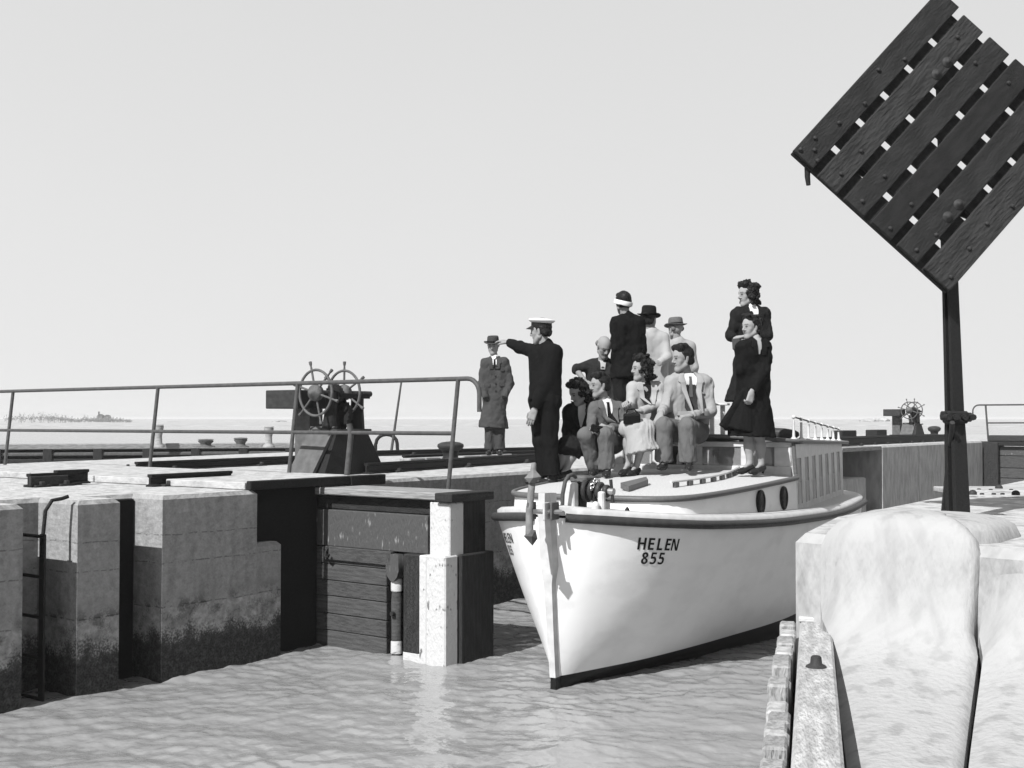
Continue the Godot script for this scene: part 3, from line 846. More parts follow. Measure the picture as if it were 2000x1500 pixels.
func winch(b: Vector3, label: String, sc: float) -> void:
	var t := thing("gate_winch", label, "winch", b, "gate winches")
	var w3 := v3(W); var g3 := v3(G)
	var at := func(u: float, y: float, q: float) -> Vector3: return b + w3 * u * sc + g3 * q * sc + Vector3(0, y * sc, 0)
	# tapered pedestal
	var st := nb()
	var r0: Array = [at.call(-0.42, -0.01, -0.22), at.call(0.62, -0.01, -0.22), at.call(0.62, -0.01, 0.22), at.call(-0.42, -0.01, 0.22)]
	var r1: Array = [at.call(-0.16, 0.50, -0.17), at.call(0.34, 0.50, -0.17), at.call(0.34, 0.50, 0.17), at.call(-0.16, 0.50, 0.17)]
	var cc: Vector3 = at.call(0.1, 0.25, 0)
	for i in 4:
		var j := (i + 1) % 4
		face(st, [r0[i], r0[j], r1[j], r1[i]], ((r0[i] + r0[j]) * 0.5 - cc) * Vector3(1, 0, 1))
	face(st, r1, Vector3.UP)
	obj("pedestal", st, M.steel, t)
	piece("top_plate", t, frame(w3, Vector3.UP, at.call(0.09, 0.515, 0)), Vector3(0.58, 0.03, 0.42) * sc, M.iron, 0.006)
	# sloping stay plate on the near end, sunlit tone put into its paler grey
	st = nb()
	var p0: Array = [at.call(-0.50, 0, -0.30), at.call(-0.50, 0, 0.10), at.call(-0.17, 0.56, 0.14), at.call(-0.17, 0.56, -0.26)]
	var p1: Array = []
	for p in p0: p1.append(p + w3 * 0.05)
	face(st, p0, -w3); face(st, p1, w3)
	for i in 4:
		var j := (i + 1) % 4
		face(st, [p0[i], p0[j], p1[j], p1[i]], (p0[i] + p0[j]) * 0.5 - (p0[0] + p0[2]) * 0.5)
	obj("stay_plate", st, M.wgrey, t)
	# post and gear box at the left
	piece("back_post", t, frame(Vector3.UP, w3, at.call(0.05, 0.47, -0.52)), Vector3(0.94, 0.22, 0.26) * sc, M.wgrey, 0.008)
	piece("gear_box", t, frame(w3, Vector3.UP, at.call(-0.12, 0.88, -0.55)), Vector3(0.50, 0.22, 0.55) * sc, M.iron, 0.01)
	# bearing frame with gears
	for u in [-0.12, 0.30]:
		st = nb()
		tube(st, [at.call(u, 0.5, 0.02), at.call(u, 0.75, 0.04), at.call(u, 0.97, 0.05)], [0.11, 0.08, 0.075], 8)
		obj("bearing", st, M.steel, t)
	st = nb()
	tube(st, [at.call(-0.36, 0.95, 0.02), at.call(0.55, 0.95, 0.02)], 0.035, 10)
	obj("axle", st, M.iron, t)
	for gq in [[-0.10, 0.93, 0.13], [0.0, 0.70, 0.18]]:
		st = nb()
		var n := 20
		var rings: Array = []
		for z in [0.0, 0.07]:
			var ring := PackedVector3Array()
			for j in n * 2:
				var a := TAU * j / (n * 2)
				var rr: float = gq[2] * (1.0 if j % 2 == 0 else 0.88)
				ring.append(at.call(gq[0] + z, gq[1] + sin(a) * rr, 0.03 + cos(a) * rr))
			rings.append(ring)
		loft(st, rings)
		obj("gear", st, M.steel, t)
	piece("cross_bar", t, frame(w3, Vector3.UP, at.call(0.16, 0.92, 0.12)), Vector3(0.50, 0.06, 0.07) * sc, M.steel, 0.006)
	handwheel(t, at.call(-0.36, 0.95, 0.02), -w3, 0.265 * sc, 0.25)
	handwheel(t, at.call(0.10, 0.96, 0.02), -w3, 0.26 * sc, -0.02)

func build_right_quay() -> void:
	var root := thing("pier_head", "bright concrete quay head beside the passing boat, carrying the slatted board", "quay", v3(Vector2(2.4, 7.2)))
	var poly := PackedVector2Array([Vector2(1.61, 7.0), Vector2(2.12, 8.2), Vector2(2.69, 9.0), Vector2(5.62, 13.4), Vector2(19.0, 33.6), Vector2(60, 33.6), Vector2(60, 0.5), Vector2(8.0, 0.5), Vector2(6.6, 2.05)])
	var sw := nb(); var tp := nb()
	prism(sw, tp, poly, -1.2, QY, 0.05)
	obj("wall_face", sw, M.conc2, root)
	obj("deck", tp, M.conc, root)
	# concrete toe curving out in front of the quay end, in two slabs with a worn groove between
	var toe := [[7.0, 1.70, 1.0], [6.78, 1.702, 1.0], [6.66, 1.69, 1.0], [6.58, 1.66, 1.0], [6.53, 1.61, 1.0], [6.50, 1.54, 1.0], [6.48, 1.44, 1.0], [6.46, 1.34, 1.0], [6.42, 1.24, 1.0], [6.36, 1.15, 1.0], [6.25, 1.07, 0.97], [6.05, 1.0, 0.9], [5.75, 0.955, 0.8], [5.4, 0.915, 0.65], [5.0, 0.885, 0.45], [4.6, 0.86, 0.3], [4.1, 0.84, 0.2], [3.4, 0.82, 0.1], [2.4, 0.80, 0.0]]
	var nz2 := FastNoiseLite.new(); nz2.seed = 5; nz2.frequency = 1.3; nz2.fractal_octaves = 4
	for slab in 2:
		var rows: Array = []
		for t in toe.slice(0 if slab == 0 else 6):
			var dd: float = t[0]; var f: float = t[2] * 0.75
			var dl := dd + 0.25 * f
			var qa: float = (1.72 - 0.2444 * (7.0 - dl) + 0.092 + lerpf(0.004, 0.03, clampf((6.6 - dd) / 2.0, 0, 1)) + rng.randf_range(-0.004, 0.008)) / dl
			if t[1] > 1.05: qa = lerpf(qa, 0.2545, clampf((float(t[1]) - 1.05) / 0.12, 0, 1))
			var qm: float = (935.0 - (CAM_Y - float(t[1])) * 300.0 / (dd - 0.3 * f) + 32.0) / F
			var a: float = qa if slab == 0 else qm + 0.004
			var b: float = qm if slab == 0 else 0.62
			if slab == 0 and t[1] > 1.5:                                # rounded shoulders
				var hh := clampf((float(t[1]) - 1.5) / 0.2, 0.0, 1.0)
				var rd := 0.035 * (1.0 - sqrt(maxf(1.0 - hh * hh, 0.0)))
				a += rd; b -= rd
			var row := PackedVector3Array()
			for k in 27:
				var u := clampf((k - 1) / 24.0, 0.0, 1.0)
				var q := lerpf(a, b, u)
				var dv := (dd + 1.95 * f) / (1.0 + f * q)
				var ed := pow(absf(u * 2.0 - 1.0), 7.0) if slab == 0 else pow(1.0 - u, 20.0)
				var x := q * dv
				row.append(Vector3(x, -1.2 if k == 0 or k == 26 else float(t[1]) - ed * 0.035 + nz2.get_noise_2d(x * 2.0, dv * 2.0) * 0.010, -dv - ed * (0.12 if t[1] > 1.1 else 0.04)))
			rows.append(row)
		var sf := nb()
		var body: Array = []
		for r in rows: body.append(r.slice(1, 26))
		loft(sf, body, false, false, false)
		for i in rows.size() - 1:
			face(sf, [rows[i][0], rows[i + 1][0], rows[i + 1][1], rows[i][1]], Vector3.LEFT)
			face(sf, [rows[i][26], rows[i + 1][26], rows[i + 1][25], rows[i][25]], Vector3.RIGHT)
		obj("sloping_toe", sf, M.conc2, root)
	# flush timber sill with bolts across the quay
	var a := PH(1872, 963, QY); var b := PH(2120, 963, QY)
	var sill := thing("timber_sill", "whitewashed timber sill with round bolt heads let into the quay", "sill", (a + b) * 0.5)
	for i in 2:
		piece("plank", sill, frame(b - a, Vector3.UP, (a + b) * 0.5 + Vector3(0, 0.0, -0.16 - i * 0.33)), Vector3(a.distance_to(b), 0.05, 0.32), M.wood_white, 0.008)
	for q in [[1900, 966, 1], [1984, 967, 1], [1951, 955, 1], [1918, 966, 0], [1941, 966, 0], [1958, 966, 0], [1935, 958, 0], [1975, 958, 0], [1912, 957, 0]]:
		var st := nb()
		var p := PH(q[0], q[1], QY + 0.02)
		if q[2] == 1:
			lathe(st, Transform3D(Basis.IDENTITY, p), [[0.034, 0.0], [0.034, 0.02], [0.022, 0.035], [0.004, 0.04]], 10)
		else:
			lathe(st, Transform3D(Basis.IDENTITY, p), [[0.02, 0.0], [0.018, 0.012], [0.004, 0.015]], 8)
		obj("bolt", st, M.iron, sill)
	# rounded buttress in front of the quay end
	var bt := thing("concrete_buttress", "rounded whitewashed concrete buttress, streaked, narrowing towards its foot", "buttress", v3(Vector2(1.9, 5.6)))
	var rings: Array = []
	var nn := 40
	var cx := Vector2(1.61, 7.0) + G * 0.63 + W * 0.34
	var nz := FastNoiseLite.new(); nz.seed = 12; nz.frequency = 1.6; nz.fractal_octaves = 4
	for q in [[-1.2, 0.84], [-0.4, 0.86], [0.2, 0.88], [0.6, 0.90], [0.9, 0.92], [1.2, 0.94], [1.38, 0.97], [1.48, 0.98], [1.55, 0.965], [1.61, 0.91], [1.64, 0.82], [1.66, 0.66], [1.67, 0.44], [1.677, 0.2], [1.68, 0.01]]:
		var ring := PackedVector3Array()
		for j in nn:
			var an := TAU * j / nn
			var ca := cos(an); var sa := sin(an)
			var ex := 0.45
			var p := Vector2(signf(ca) * pow(absf(ca), ex) * 0.465 * float(q[1]), signf(sa) * pow(absf(sa), ex) * 0.40)
			p = p * (1.0 + nz.get_noise_3d(p.x * 2.0, q[0], p.y * 2.0) * 0.03)
			p = G * p.x + W * p.y * (1.0 if q[1] > 0.9 else sqrt(maxf(float(q[1]), 0.02)) if q[0] > 1.5 else 1.0)
			ring.append(Vector3(cx.x + p.x, q[0], -(cx.y + p.y)))
		rings.append(ring)
	var st2 := nb()
	loft(st2, rings)
	obj("buttress_body", st2, M.conc2, bt)
	# timber wale of the guide jetty running towards the camera
	var fa := Vector3(1.72, 1.06, -7.0)
	var fb := Vector3(0.62, 1.06, -2.5)
	var jet := thing("timber_fender", "pale timber fender beam with plank ends along its water side", "fender", (fa + fb) * 0.5)
	var fx := (fb - fa).normalized()
	var side := fx.cross(Vector3.UP).normalized()      # towards the water if negative x
	if side.x > 0: side = -side
	piece("beam", jet, frame(fx, Vector3.UP, (fa + fb) * 0.5 + Vector3(0, -0.12, 0)), Vector3(fa.distance_to(fb), 0.24, 0.172), M.wood_white, 0.012)
	piece("strip", jet, frame(side, Vector3.UP, fa + Vector3(0.01, 0.012, 0.06)), Vector3(0.23, 0.03, 0.06), M.white_old, 0.006)
	var s := 0.12
	var i := 0
	while s < 4.5:
		var ln := rng.randf_range(0.14, 0.22)
		var hh := rng.randf_range(-0.03, 0.03) - (0.04 if i % 3 == 1 else 0.0)
		var p := fa + fx * (s + ln * 0.5) + side * (0.15 + rng.randf_range(-0.01, 0.012))
		piece("plank_end", jet, frame(Vector3.UP, fx, p + Vector3(0, -0.70 + hh, 0)), Vector3(1.4, ln - 0.012, 0.085), [M.wood_pale, M.wood_white, M.wood_grey][i % 3], 0.01)
		s += ln
		i += 1
	s = 0.3
	for k in 3:
		var st := nb()
		var p := fa + fx * (1.36 + k * 2.2) + Vector3(0, 0.0, 0)
		lathe(st, Transform3D(Basis.IDENTITY, p), [[0.052, -0.005], [0.046, 0.006], [0.028, 0.016], [0.025, 0.045], [0.018, 0.052], [0.002, 0.05]], 12)
		obj("bolt", st, M.iron, jet)
	for k in 3:
		var p := fa + fx * (0.9 + k * 1.5) + side * -0.02
		piece("pile", jet, frame(Vector3.UP, fx, Vector3(p.x, -0.15, p.z)), Vector3(1.9, 0.2, 0.17), M.wood_grey, 0.02)
	# slatted board on its post
	var pb := v3(Vector2(2.86, 7.9), QY)
	var sg := thing("slatted_board", "dark diamond shaped signal board of crossed planks on a steel post", "signal board", pb)
	# H-section post, widening to the foot
	var post := nb()
	var rg: Array = []
	for q in [[QY - 0.01, 0.054], [QY + 0.5, 0.048], [2.25, 0.042], [3.02, 0.036], [4.6, 0.034]]:
		var w: float = q[1]
		var f := w * 0.35
		var ring: Array = []
		var c := pb + Vector3(-0.035 * (q[0] - QY) / 1.5, q[0] - QY, 0)
		for k in [[-w, -w], [w, -w], [w, -f], [0.009, -f], [0.009, f], [w, f], [w, w], [-w, w], [-w, f], [-0.009, f], [-0.009, -f], [-w, -f]]:
			ring.append(c + Vector3(k[0], 0, k[1]).rotated(Vector3.UP, 0.35))
		rg.append(ring)
	for ii in rg.size() - 1:
		for j in 12:
			var j1 := (j + 1) % 12
			var e: Vector3 = rg[ii][j1] - rg[ii][j]
			face(post, [rg[ii][j], rg[ii][j1], rg[ii + 1][j1], rg[ii + 1][j]], e.cross(Vector3.DOWN))
	obj("post", post, M.steel, sg)
	var cl := nb()
	var cp := P(1866, 815, 7.88)
	cbox(cl, frame(Vector3.RIGHT, Vector3.UP, cp), Vector3(0.13, 0.08, 0.13), 0.012)
	for q in [[-0.075, 0.0], [0.08, 0.0], [-0.03, 0.0], [0.03, 0.0]]:
		tube(cl, [cp + Vector3(q[0], 0, 0.0), cp + Vector3(q[0], 0.0, 0.10)], 0.02, 8)
	tube(cl, [cp + Vector3(-0.09, 0.01, 0), cp + Vector3(0.10, 0.0, 0)], 0.03, 8)
	obj("clamp", cl, M.steel, sg)
	var rd := nb()
	var r1 := P(1860, 825, 7.76)
	var r2 := PH(1842, 1004, QY)
	tube(rd, [r1, r2], 0.016, 8)
	obj("stay_rod", rd, M.iron, sg)
	# planks: front ones run up to the right, back ones across them
	var bd := 7.72
	var cL := P(1545, 298, bd); var cB := P(1850, 573, bd)
	var u := (cB - cL).normalized()                              # along the lower left edge
	var v := (P(1843, -41, bd + 0.15) - cL).normalized()         # along the planks
	v = (v - u * v.dot(u)).normalized()
	var nrm := u.cross(v).normalized()
	if nrm.z < 0: nrm = -nrm
	var side_u := cL.distance_to(cB)
	var side_v := 1.46
	var bas := Basis(v, nrm.cross(v), nrm)
	var pitch_u := side_u / 6.0
	var gap := 0.048
	for k in 6:
		var wd := pitch_u - gap if k < 5 else pitch_u
		var c := cL + u * (k * pitch_u + wd * 0.5) + v * side_v * 0.5 + nrm * (0.02 + rng.randf_range(-0.002, 0.002))
		piece("plank", sg, Transform3D(bas, c + v * rng.randf_range(-0.012, 0.012)), Vector3(side_v, wd - rng.randf_range(0.0, 0.008), 0.035), [M.lattice, M.lattice2, M.lattice, M.lattice3, M.lattice, M.lattice2][k], 0.005).rotate(nrm, rng.randf_range(-0.006, 0.006))
	var bas2 := Basis(u, nrm.cross(u), nrm)
	var pv := 0.244
	var start := 0.0
	for k in 6:
		var w0 := start + k * pv
		var w1 := minf(w0 + pv - 0.05, side_v)
		piece("back_plank", sg, Transform3D(bas2, cL + v * (w0 + w1) * 0.5 + u * side_u * 0.5 - nrm * 0.02), Vector3(side_u - 0.01, w1 - w0, 0.035), M.lattice, 0.005)
	var bo := [[0.10, 0.10], [0.05, 0.16], [0.16, 0.06], [0.03, 0.04], [0.10, 0.34], [0.14, 0.55], [0.06, 0.78], [0.14, 0.95], [0.33, 0.10], [0.33, 0.30], [0.55, 0.06], [0.55, 0.28], [0.80, 0.05], [0.80, 0.26], [1.02, 0.06], [1.05, 0.22], [1.30, 0.08], [1.27, 0.30], [1.25, 0.50], [1.30, 0.70], [0.50, 1.25], [0.30, 1.30], [0.75, 1.30]]
	for q in bo:
		var st := nb()
		var p: Vector3 = cL + u * q[0] * side_u / 1.36 + v * q[1] + nrm * 0.039
		lathe(st, Transform3D(Basis(u, nrm, u.cross(nrm)), p), [[0.014, -0.004], [0.013, 0.008], [0.008, 0.013], [0.001, 0.014]], 8)
		obj("bolt", st, M.iron, sg)
	for q in [[0.36, 1.02], [0.36, 1.13], [1.03, 0.36], [1.03, 0.47]]:
		var st := nb()
		var p: Vector3 = cL + u * q[0] * side_u / 1.36 + v * q[1] + nrm * 0.039
		lathe(st, Transform3D(Basis(u, nrm, u.cross(nrm)), p), [[0.034, -0.004], [0.034, 0.004], [0.018, 0.006], [0.017, 0.022], [0.002, 0.024]], 10)
		obj("large_bolt", st, M.iron, sg)
	var hk := nb()
	var h0 := P(1577, 325, bd + 0.04)
	tube(hk, [h0, P(1577, 345, bd + 0.04), P(1579, 362, bd + 0.04)], [0.02, 0.018, 0.014], 6)
	obj("hook", hk, M.steel, sg)
	var arm := nb()
	tube(arm, [cL + u * 0.3 + v * 0.2 - nrm * 0.07, cL + u * (side_u - 0.1) + v * 0.55 - nrm * 0.07], 0.025, 6)
	obj("brace", arm, M.steel, sg)

func build_far_gate() -> void:
	# the closed gate at the other end of the lock
	var root := thing("far_lock_gate", "closed distant lock gate with a thin pipe railing", "lock gate", L(31.6, 0, 0))
	var gf := v3(G)
	var y := -0.5
	var k := 0
	while y < 1.3:
		var h: float = [0.30, 0.36, 0.28][k % 3]
		piece("plank", root, frame(gf, Vector3.UP, L(31.6, -1.5, y + h * 0.5)), Vector3(12.0, h - 0.012, 0.4), [M.gate_wood, M.gate_wood2, M.panel][k % 3], 0.015)
		y += h
		k += 1
	piece("coping", root, frame(gf, Vector3.UP, L(31.6, -1.5, 1.46)), Vector3(12.2, 0.12, 0.7), M.steel, 0.015)
	piece("end_post", root, frame(Vector3.UP, gf, L(31.5, 2.05, 0.4)), Vector3(2.2, 0.5, 0.7), M.gate_dark, 0.02)
	piece("step", root, frame(gf, Vector3.UP, L(31.6, 1.5, 1.62)), Vector3(1.3, 0.18, 0.5), M.iron, 0.02)
	var sp := nb()
	var c := P(1949, 930, 37.0)
	lathe(sp, Transform3D(Basis.IDENTITY, Vector3(c.x, 0.0, c.z)), [[0.05, -0.3], [0.06, 0.55], [0.09, 0.62], [0.08, 0.7], [0.16, 0.74], [0.17, 0.95], [0.05, 1.0]], 10)
	obj("spindle", sp, M.white_old, root)
	# railing
	var d := 37.5
	var path: Array = [P(1900, 810, d), P(1900, 802, d)]
	for i in 5:
		var a := PI - PI * 0.5 * (i + 1) / 5.0
		path.append(P(1912 + cos(a) * 12, 803 - sin(a) * 12, d))
	path.append(P(2200, 789, d))
	var st := nb()
	tube(st, path, 0.024, 8)
	obj("top_rail", st, M.pipe, root)
	st = nb()
	tube(st, [P(1928, 826, d), P(2200, 825, d)], 0.022, 8)
	obj("middle_rail", st, M.pipe, root)
	for q in [[1925, 1931], [2060, 2066], [2180, 2186]]:
		st = nb()
		tube(st, [P(q[0], 791, d), P(q[1], 868, d)], 0.03, 8)
		obj("railing_post", st, M.pipe, root)
	# rails and blocks on the far wall top
	var rt := thing("far_rail", "dark rail track along the top of the far wall", "rail", L(25, 2.9, QY))
	for e in [2.75, 3.45]:
		rail(rt, L(19.5, e, QY), L(30.6, e, QY), M.steel, 0.2)
	for i in 12:
		chair(rt, L(20.0 + i * 0.9, 2.75, QY), v3(W))
	for q in [[1640, 1668, 0.28], [1708, 1727, 0.30], [1750, 1860, 0.16]]:
		var a := PH(q[0], 862, QY); var b := PH(q[1], 861, QY)
		var bl := thing("rail_block", ["flat dark steel block on the far wall behind the launch's stern", "squat dark block between the launch's stern and the far winch", "long dark timber behind the far winch"][0 if q[0] == 1640 else (1 if q[0] == 1708 else 2)], "block", (a + b) * 0.5, "dark blocks on the far wall")
		piece("block_body", bl, frame(b - a, Vector3.UP, (a + b) * 0.5 + Vector3(0, q[2] * 0.5 + 0.03, -0.3)), Vector3(a.distance_to(b), q[2], 0.35), M.steel, 0.02)
		piece("foot", bl, frame(b - a, Vector3.UP, (a + b) * 0.5 + Vector3(0, 0.015, -0.3)), Vector3(a.distance_to(b) * 1.3, 0.05, 0.5), M.iron, 0.01)

# ---------- the launch
const HBR := [[0.0, 0.05], [0.012, 0.26], [0.03, 0.46], [0.055, 0.66], [0.09, 0.86], [0.14, 1.02], [0.25, 1.18], [0.37, 1.25], [0.6, 1.26], [0.82, 1.14], [0.92, 0.95], [0.975, 0.65], [1.0, 0.30]]
const HBW := [[0.0, 0.022], [0.03, 0.09], [0.117, 0.34], [0.266, 0.71], [0.42, 1.04], [0.6, 1.15], [0.82, 1.0], [0.95, 0.6], [1.0, 0.2]]
const SHEER := [[0.0, 1.40], [0.06, 1.345], [0.14, 1.29], [0.36, 1.20], [0.6, 1.14], [1.0, 1.13]]
func sheer(u: float) -> float:
	return tab(SHEER, u)
func hull(u: float, y: float, side: float) -> Vector3:
	var sh := sheer(u)
	var vv := clampf(y / sh, -0.4, 1.05)
	var s := lerpf(lerpf(0.16, 0.0, clampf(vv, 0, 1)), lerpf(8.0, 8.4, clampf(vv, 0, 1)), u)
	var hb := lerpf(tab(HBW, u), tab(HBR, u), pow(clampf(vv, 0, 1.05), 0.70)) if vv > 0 else tab(HBW, u) * (1.0 + vv * 0.6)
	return B(s, hb * side, y)
func usamp(i: int, n: int) -> float:
	var t := float(i) / n
	return t * t * (0.55) + t * 0.45 if t < 1.0 else 1.0
func boot(u: float) -> float:
	return lerpf(0.095, 0.20, clampf(u * 2.2, 0, 1))
func trunk_out(q: float) -> Vector2:                                  # q 0..1 from the stem line to the cabin: (s, half width)
	var a := q * 1.57
	return Vector2(0.0, 0.0)
const TRK := [[0.78, 0.0], [0.775, 0.22], [0.785, 0.42], [0.82, 0.60], [0.90, 0.73], [1.05, 0.83], [1.30, 0.90], [1.65, 0.955], [2.1, 1.0], [2.7, 1.04], [3.3, 1.065], [3.78, 1.08]]
func trunk_edge(s: float) -> float:
	return lerpf(1.525, 1.59, clampf((s - 0.78) / 3.0, 0, 1))
func trunk_top(s: float, o: float, hw: float) -> float:
	return trunk_edge(s) + lerpf(0.035, 0.075, clampf((s - 0.78) / 3.0, 0, 1)) * (1.0 - pow(clampf(absf(o) / maxf(hw, 0.05), 0, 1), 2.0))

func build_boat() -> void:
	var root := thing("motor_launch", "white motor launch with a raised foredeck, portholes and a low cabin, passengers aboard", "boat", B(4, 0, 0))
	var nu := 64; var nv := 14
	var hs := nb(); var bs := nb()
	for side in [1.0, -1.0]:
		var rows: Array = []; var rows2: Array = []
		for j in nv + 1:
			var r1 := PackedVector3Array(); var r2 := PackedVector3Array()
			for i in nu + 1:
				var u := usamp(i, nu)
				r1.append(hull(u, lerpf(boot(u), sheer(u), float(j) / nv), side))
				r2.append(hull(u, lerpf(-0.35, boot(u), float(j) / nv), side))
			rows.append(r1); rows2.append(r2)
		loft(hs, rows, false, false, false)
		loft(bs, rows2, false, false, false)
	var hm := obj("hull", hs, M.hull, root)
	obj("boot_top", bs, M.boot, root)
	# transom
	var tr := nb()
	var ring := PackedVector3Array()
	var tp: Array = []
	for j in 9: tp.append(hull(1.0, lerpf(-0.3, 1.13, j / 8.0), 1.0))
	for j in 9: tp.append(hull(1.0, lerpf(1.13, -0.3, j / 8.0), -1.0))
	face(tr, tp, v3(BA))
	obj("transom", tr, M.hull, root)
	# rubbing strake
	for side in [1.0, -1.0]:
		var rb := nb()
		var path: Array = []
		for i in nu + 1:
			var u := usamp(i, nu)
			var p := hull(maxf(u, 0.004), sheer(u) + 0.0, side)
			var c := B(0, 0, 0)
			path.append(p + v3(BN) * side * 0.02)
		tube(rb, path, 0.040, 10, 0.95)
		obj("rubbing_strake", rb, M.rub, root)
	# toe board: white strip above the strake, and the deck
	var dk := nb()
	var dl := PackedVector3Array(); var drr := PackedVector3Array(); var dc := PackedVector3Array()
	for side in [1.0, -1.0]:
		var a1 := PackedVector3Array(); var a2 := PackedVector3Array(); var a3 := PackedVector3Array()
		for i in nu + 1:
			var u := usamp(i, nu)
			var p := hull(u, sheer(u), side)
			var inn := p.lerp(B(lerpf(0.0, 8.4, u) , 0, p.y), 0.05)
			a1.append(p + Vector3(0, 0.02, 0)); a2.append(p + Vector3(0, 0.062, 0)); a3.append(inn + Vector3(0, 0.088, 0))
		var tb := nb()
		loft(tb, [a1, a2, a3], false, false)
		obj("covering_board", tb, M.white, root)
	for i in nu + 1:
		var u := usamp(i, nu)
		dl.append(hull(u, sheer(u), 1.0).lerp(hull(u, sheer(u), -1.0), 0.02) + Vector3(0, 0.085, 0))
		dc.append((hull(u, sheer(u), 1.0) + hull(u, sheer(u), -1.0)) * 0.5 + Vector3(0, 0.115, 0))
		drr.append(hull(u, sheer(u), -1.0).lerp(hull(u, sheer(u), 1.0), 0.02) + Vector3(0, 0.085, 0))
	for i in nu:
		for q in [[dl, dc], [dc, drr]]:
			face(dk, [q[0][i], q[0][i + 1], q[1][i + 1], q[1][i]], Vector3.UP)
	obj("deck", dk, M.deck, root)
	# raised trunk
	var outl: Array = []
	for i in range(TRK.size() - 1, 0, -1): outl.append([TRK[i][0], -TRK[i][1]])
	for q in TRK: outl.append([q[0], q[1]])
	var fine: Array = []                                                  # resample smoothly
	var cv := Curve3D.new()
	for q in outl: cv.add_point(Vector3(q[0], 0, q[1]))
	for i in cv.point_count:
		var pa := cv.get_point_position(maxi(i - 1, 0)); var pc := cv.get_point_position(mini(i + 1, cv.point_count - 1)); var pm := cv.get_point_position(i)
		var dirc := (pc - pa).normalized()
		cv.set_point_in(i, -dirc * pm.distance_to(pa) * 0.33); cv.set_point_out(i, dirc * pm.distance_to(pc) * 0.33)
	var nf := 90
	for i in nf + 1:
		var p := cv.sample_baked(cv.get_baked_length() * i / nf, true)
		fine.append(Vector2(p.x, p.z))
	var sd := nb(); var rt: Array = []
	var e0 := PackedVector3Array(); var e1 := PackedVector3Array(); var mo: Array = []
	for p in fine:
		e0.append(B(p.x - 0.02, p.y * 1.03, 1.08)); e1.append(B(p.x, p.y, trunk_edge(p.x)))
		mo.append(B(p.x - 0.008, p.y * 1.012, trunk_edge(p.x) - 0.008))
	loft(sd, [e0, e1], false, false)
	var trunk := obj("raised_trunk", sd, M.hull, root)
	var md := nb()
	tube(md, mo, 0.027, 8)
	obj("trunk_moulding", md, M.trim, root)
	var tt := nb()
	var half := nf / 2
	var rows3: Array = []
	for i in half + 1:
		var a: Vector2 = fine[half - i]; var b: Vector2 = fine[half + i]
		var row := PackedVector3Array()
		for k in 13:
			var f := k / 12.0
			var s := lerpf(a.x, b.x, f); var o := lerpf(a.y, b.y, f)
			row.append(B(s, o, trunk_top(s, o, absf(b.y))))
		rows3.append(row)
	for i in half:
		for k in 12:
			var nn := Vector3.UP
			tri(tt, rows3[i][k], rows3[i][k + 1], rows3[i + 1][k + 1], nn, nn, nn)
			tri(tt, rows3[i][k], rows3[i + 1][k + 1], rows3[i + 1][k], nn, nn, nn)
	obj("trunk_deck", tt, M.deck, root)
	# portholes
	for s in [2.55, 3.28]:
		for side in [1.0, -1.0]:
			var hw: float = 1.03 if s < 3 else 1.062
			var c := B(s, hw * 1.018 * side, 1.40)
			var po := nb()
			var ax: Vector3 = v3(BN) * float(side)
			torus(po, c, ax, 0.100, 0.022, 28, 8)
			var rim := obj("porthole", po, M.steel, root)
			var pg := nb()
			lathe(pg, Transform3D(Basis(v3(BA), ax, v3(BA).cross(ax)), c), [[0.10, -0.01], [0.098, 0.012], [0.005, 0.012]], 24)
			obj("porthole_glass", pg, M.pane_dark, rim)
	# name on both bows, letters wrapped on the planking
	lettering(root, "HELEN", 1.0, 0.057, 0.225, 0.10, 0.071)
	lettering(root, "855", 1.0, 0.063, 0.345, 0.10, 0.070)
	lettering(root, "HELEN", -1.0, 0.072, 0.225, 0.085, 0.062)
	lettering(root, "855", -1.0, 0.066, 0.33, 0.085, 0.062)
	# stem post
	var stp := nb()
	var rr: Array = []
	for q in [[1.60, -0.035, 0.05], [1.42, -0.035, 0.055], [1.0, 0.015, 0.055], [0.85, 0.035, 0.035], [0.5, 0.075, 0.03], [0.09, 0.125, 0.026]]:
		var w: float = q[2]
		rr.append(PackedVector3Array([B(q[1] - 0.035, -w, q[0]), B(q[1] - 0.035, w, q[0]), B(q[1] + 0.06, w * 1.3, q[0]), B(q[1] + 0.06, -w * 1.3, q[0])]))
	for i in rr.size() - 1:
		for j in 4:
			var j1 := (j + 1) % 4
			face(stp, [rr[i][j], rr[i][j1], rr[i + 1][j1], rr[i + 1][j]], (rr[i][j] + rr[i][j1]) - (rr[i][0] + rr[i][2]))
	face(stp, Array(rr[0]), Vector3.UP)
	obj("stem_post", stp, M.white, root)
	var sf := nb()
	cbox(sf, frame(Vector3(0.02, 1, 0), v3(BA), B(0.155, 0, -0.11)), Vector3(0.40, 0.12, 0.056), 0.006)
	obj("stem_foot", sf, M.boot, root)
	cabin(root)
	deck_gear(root)

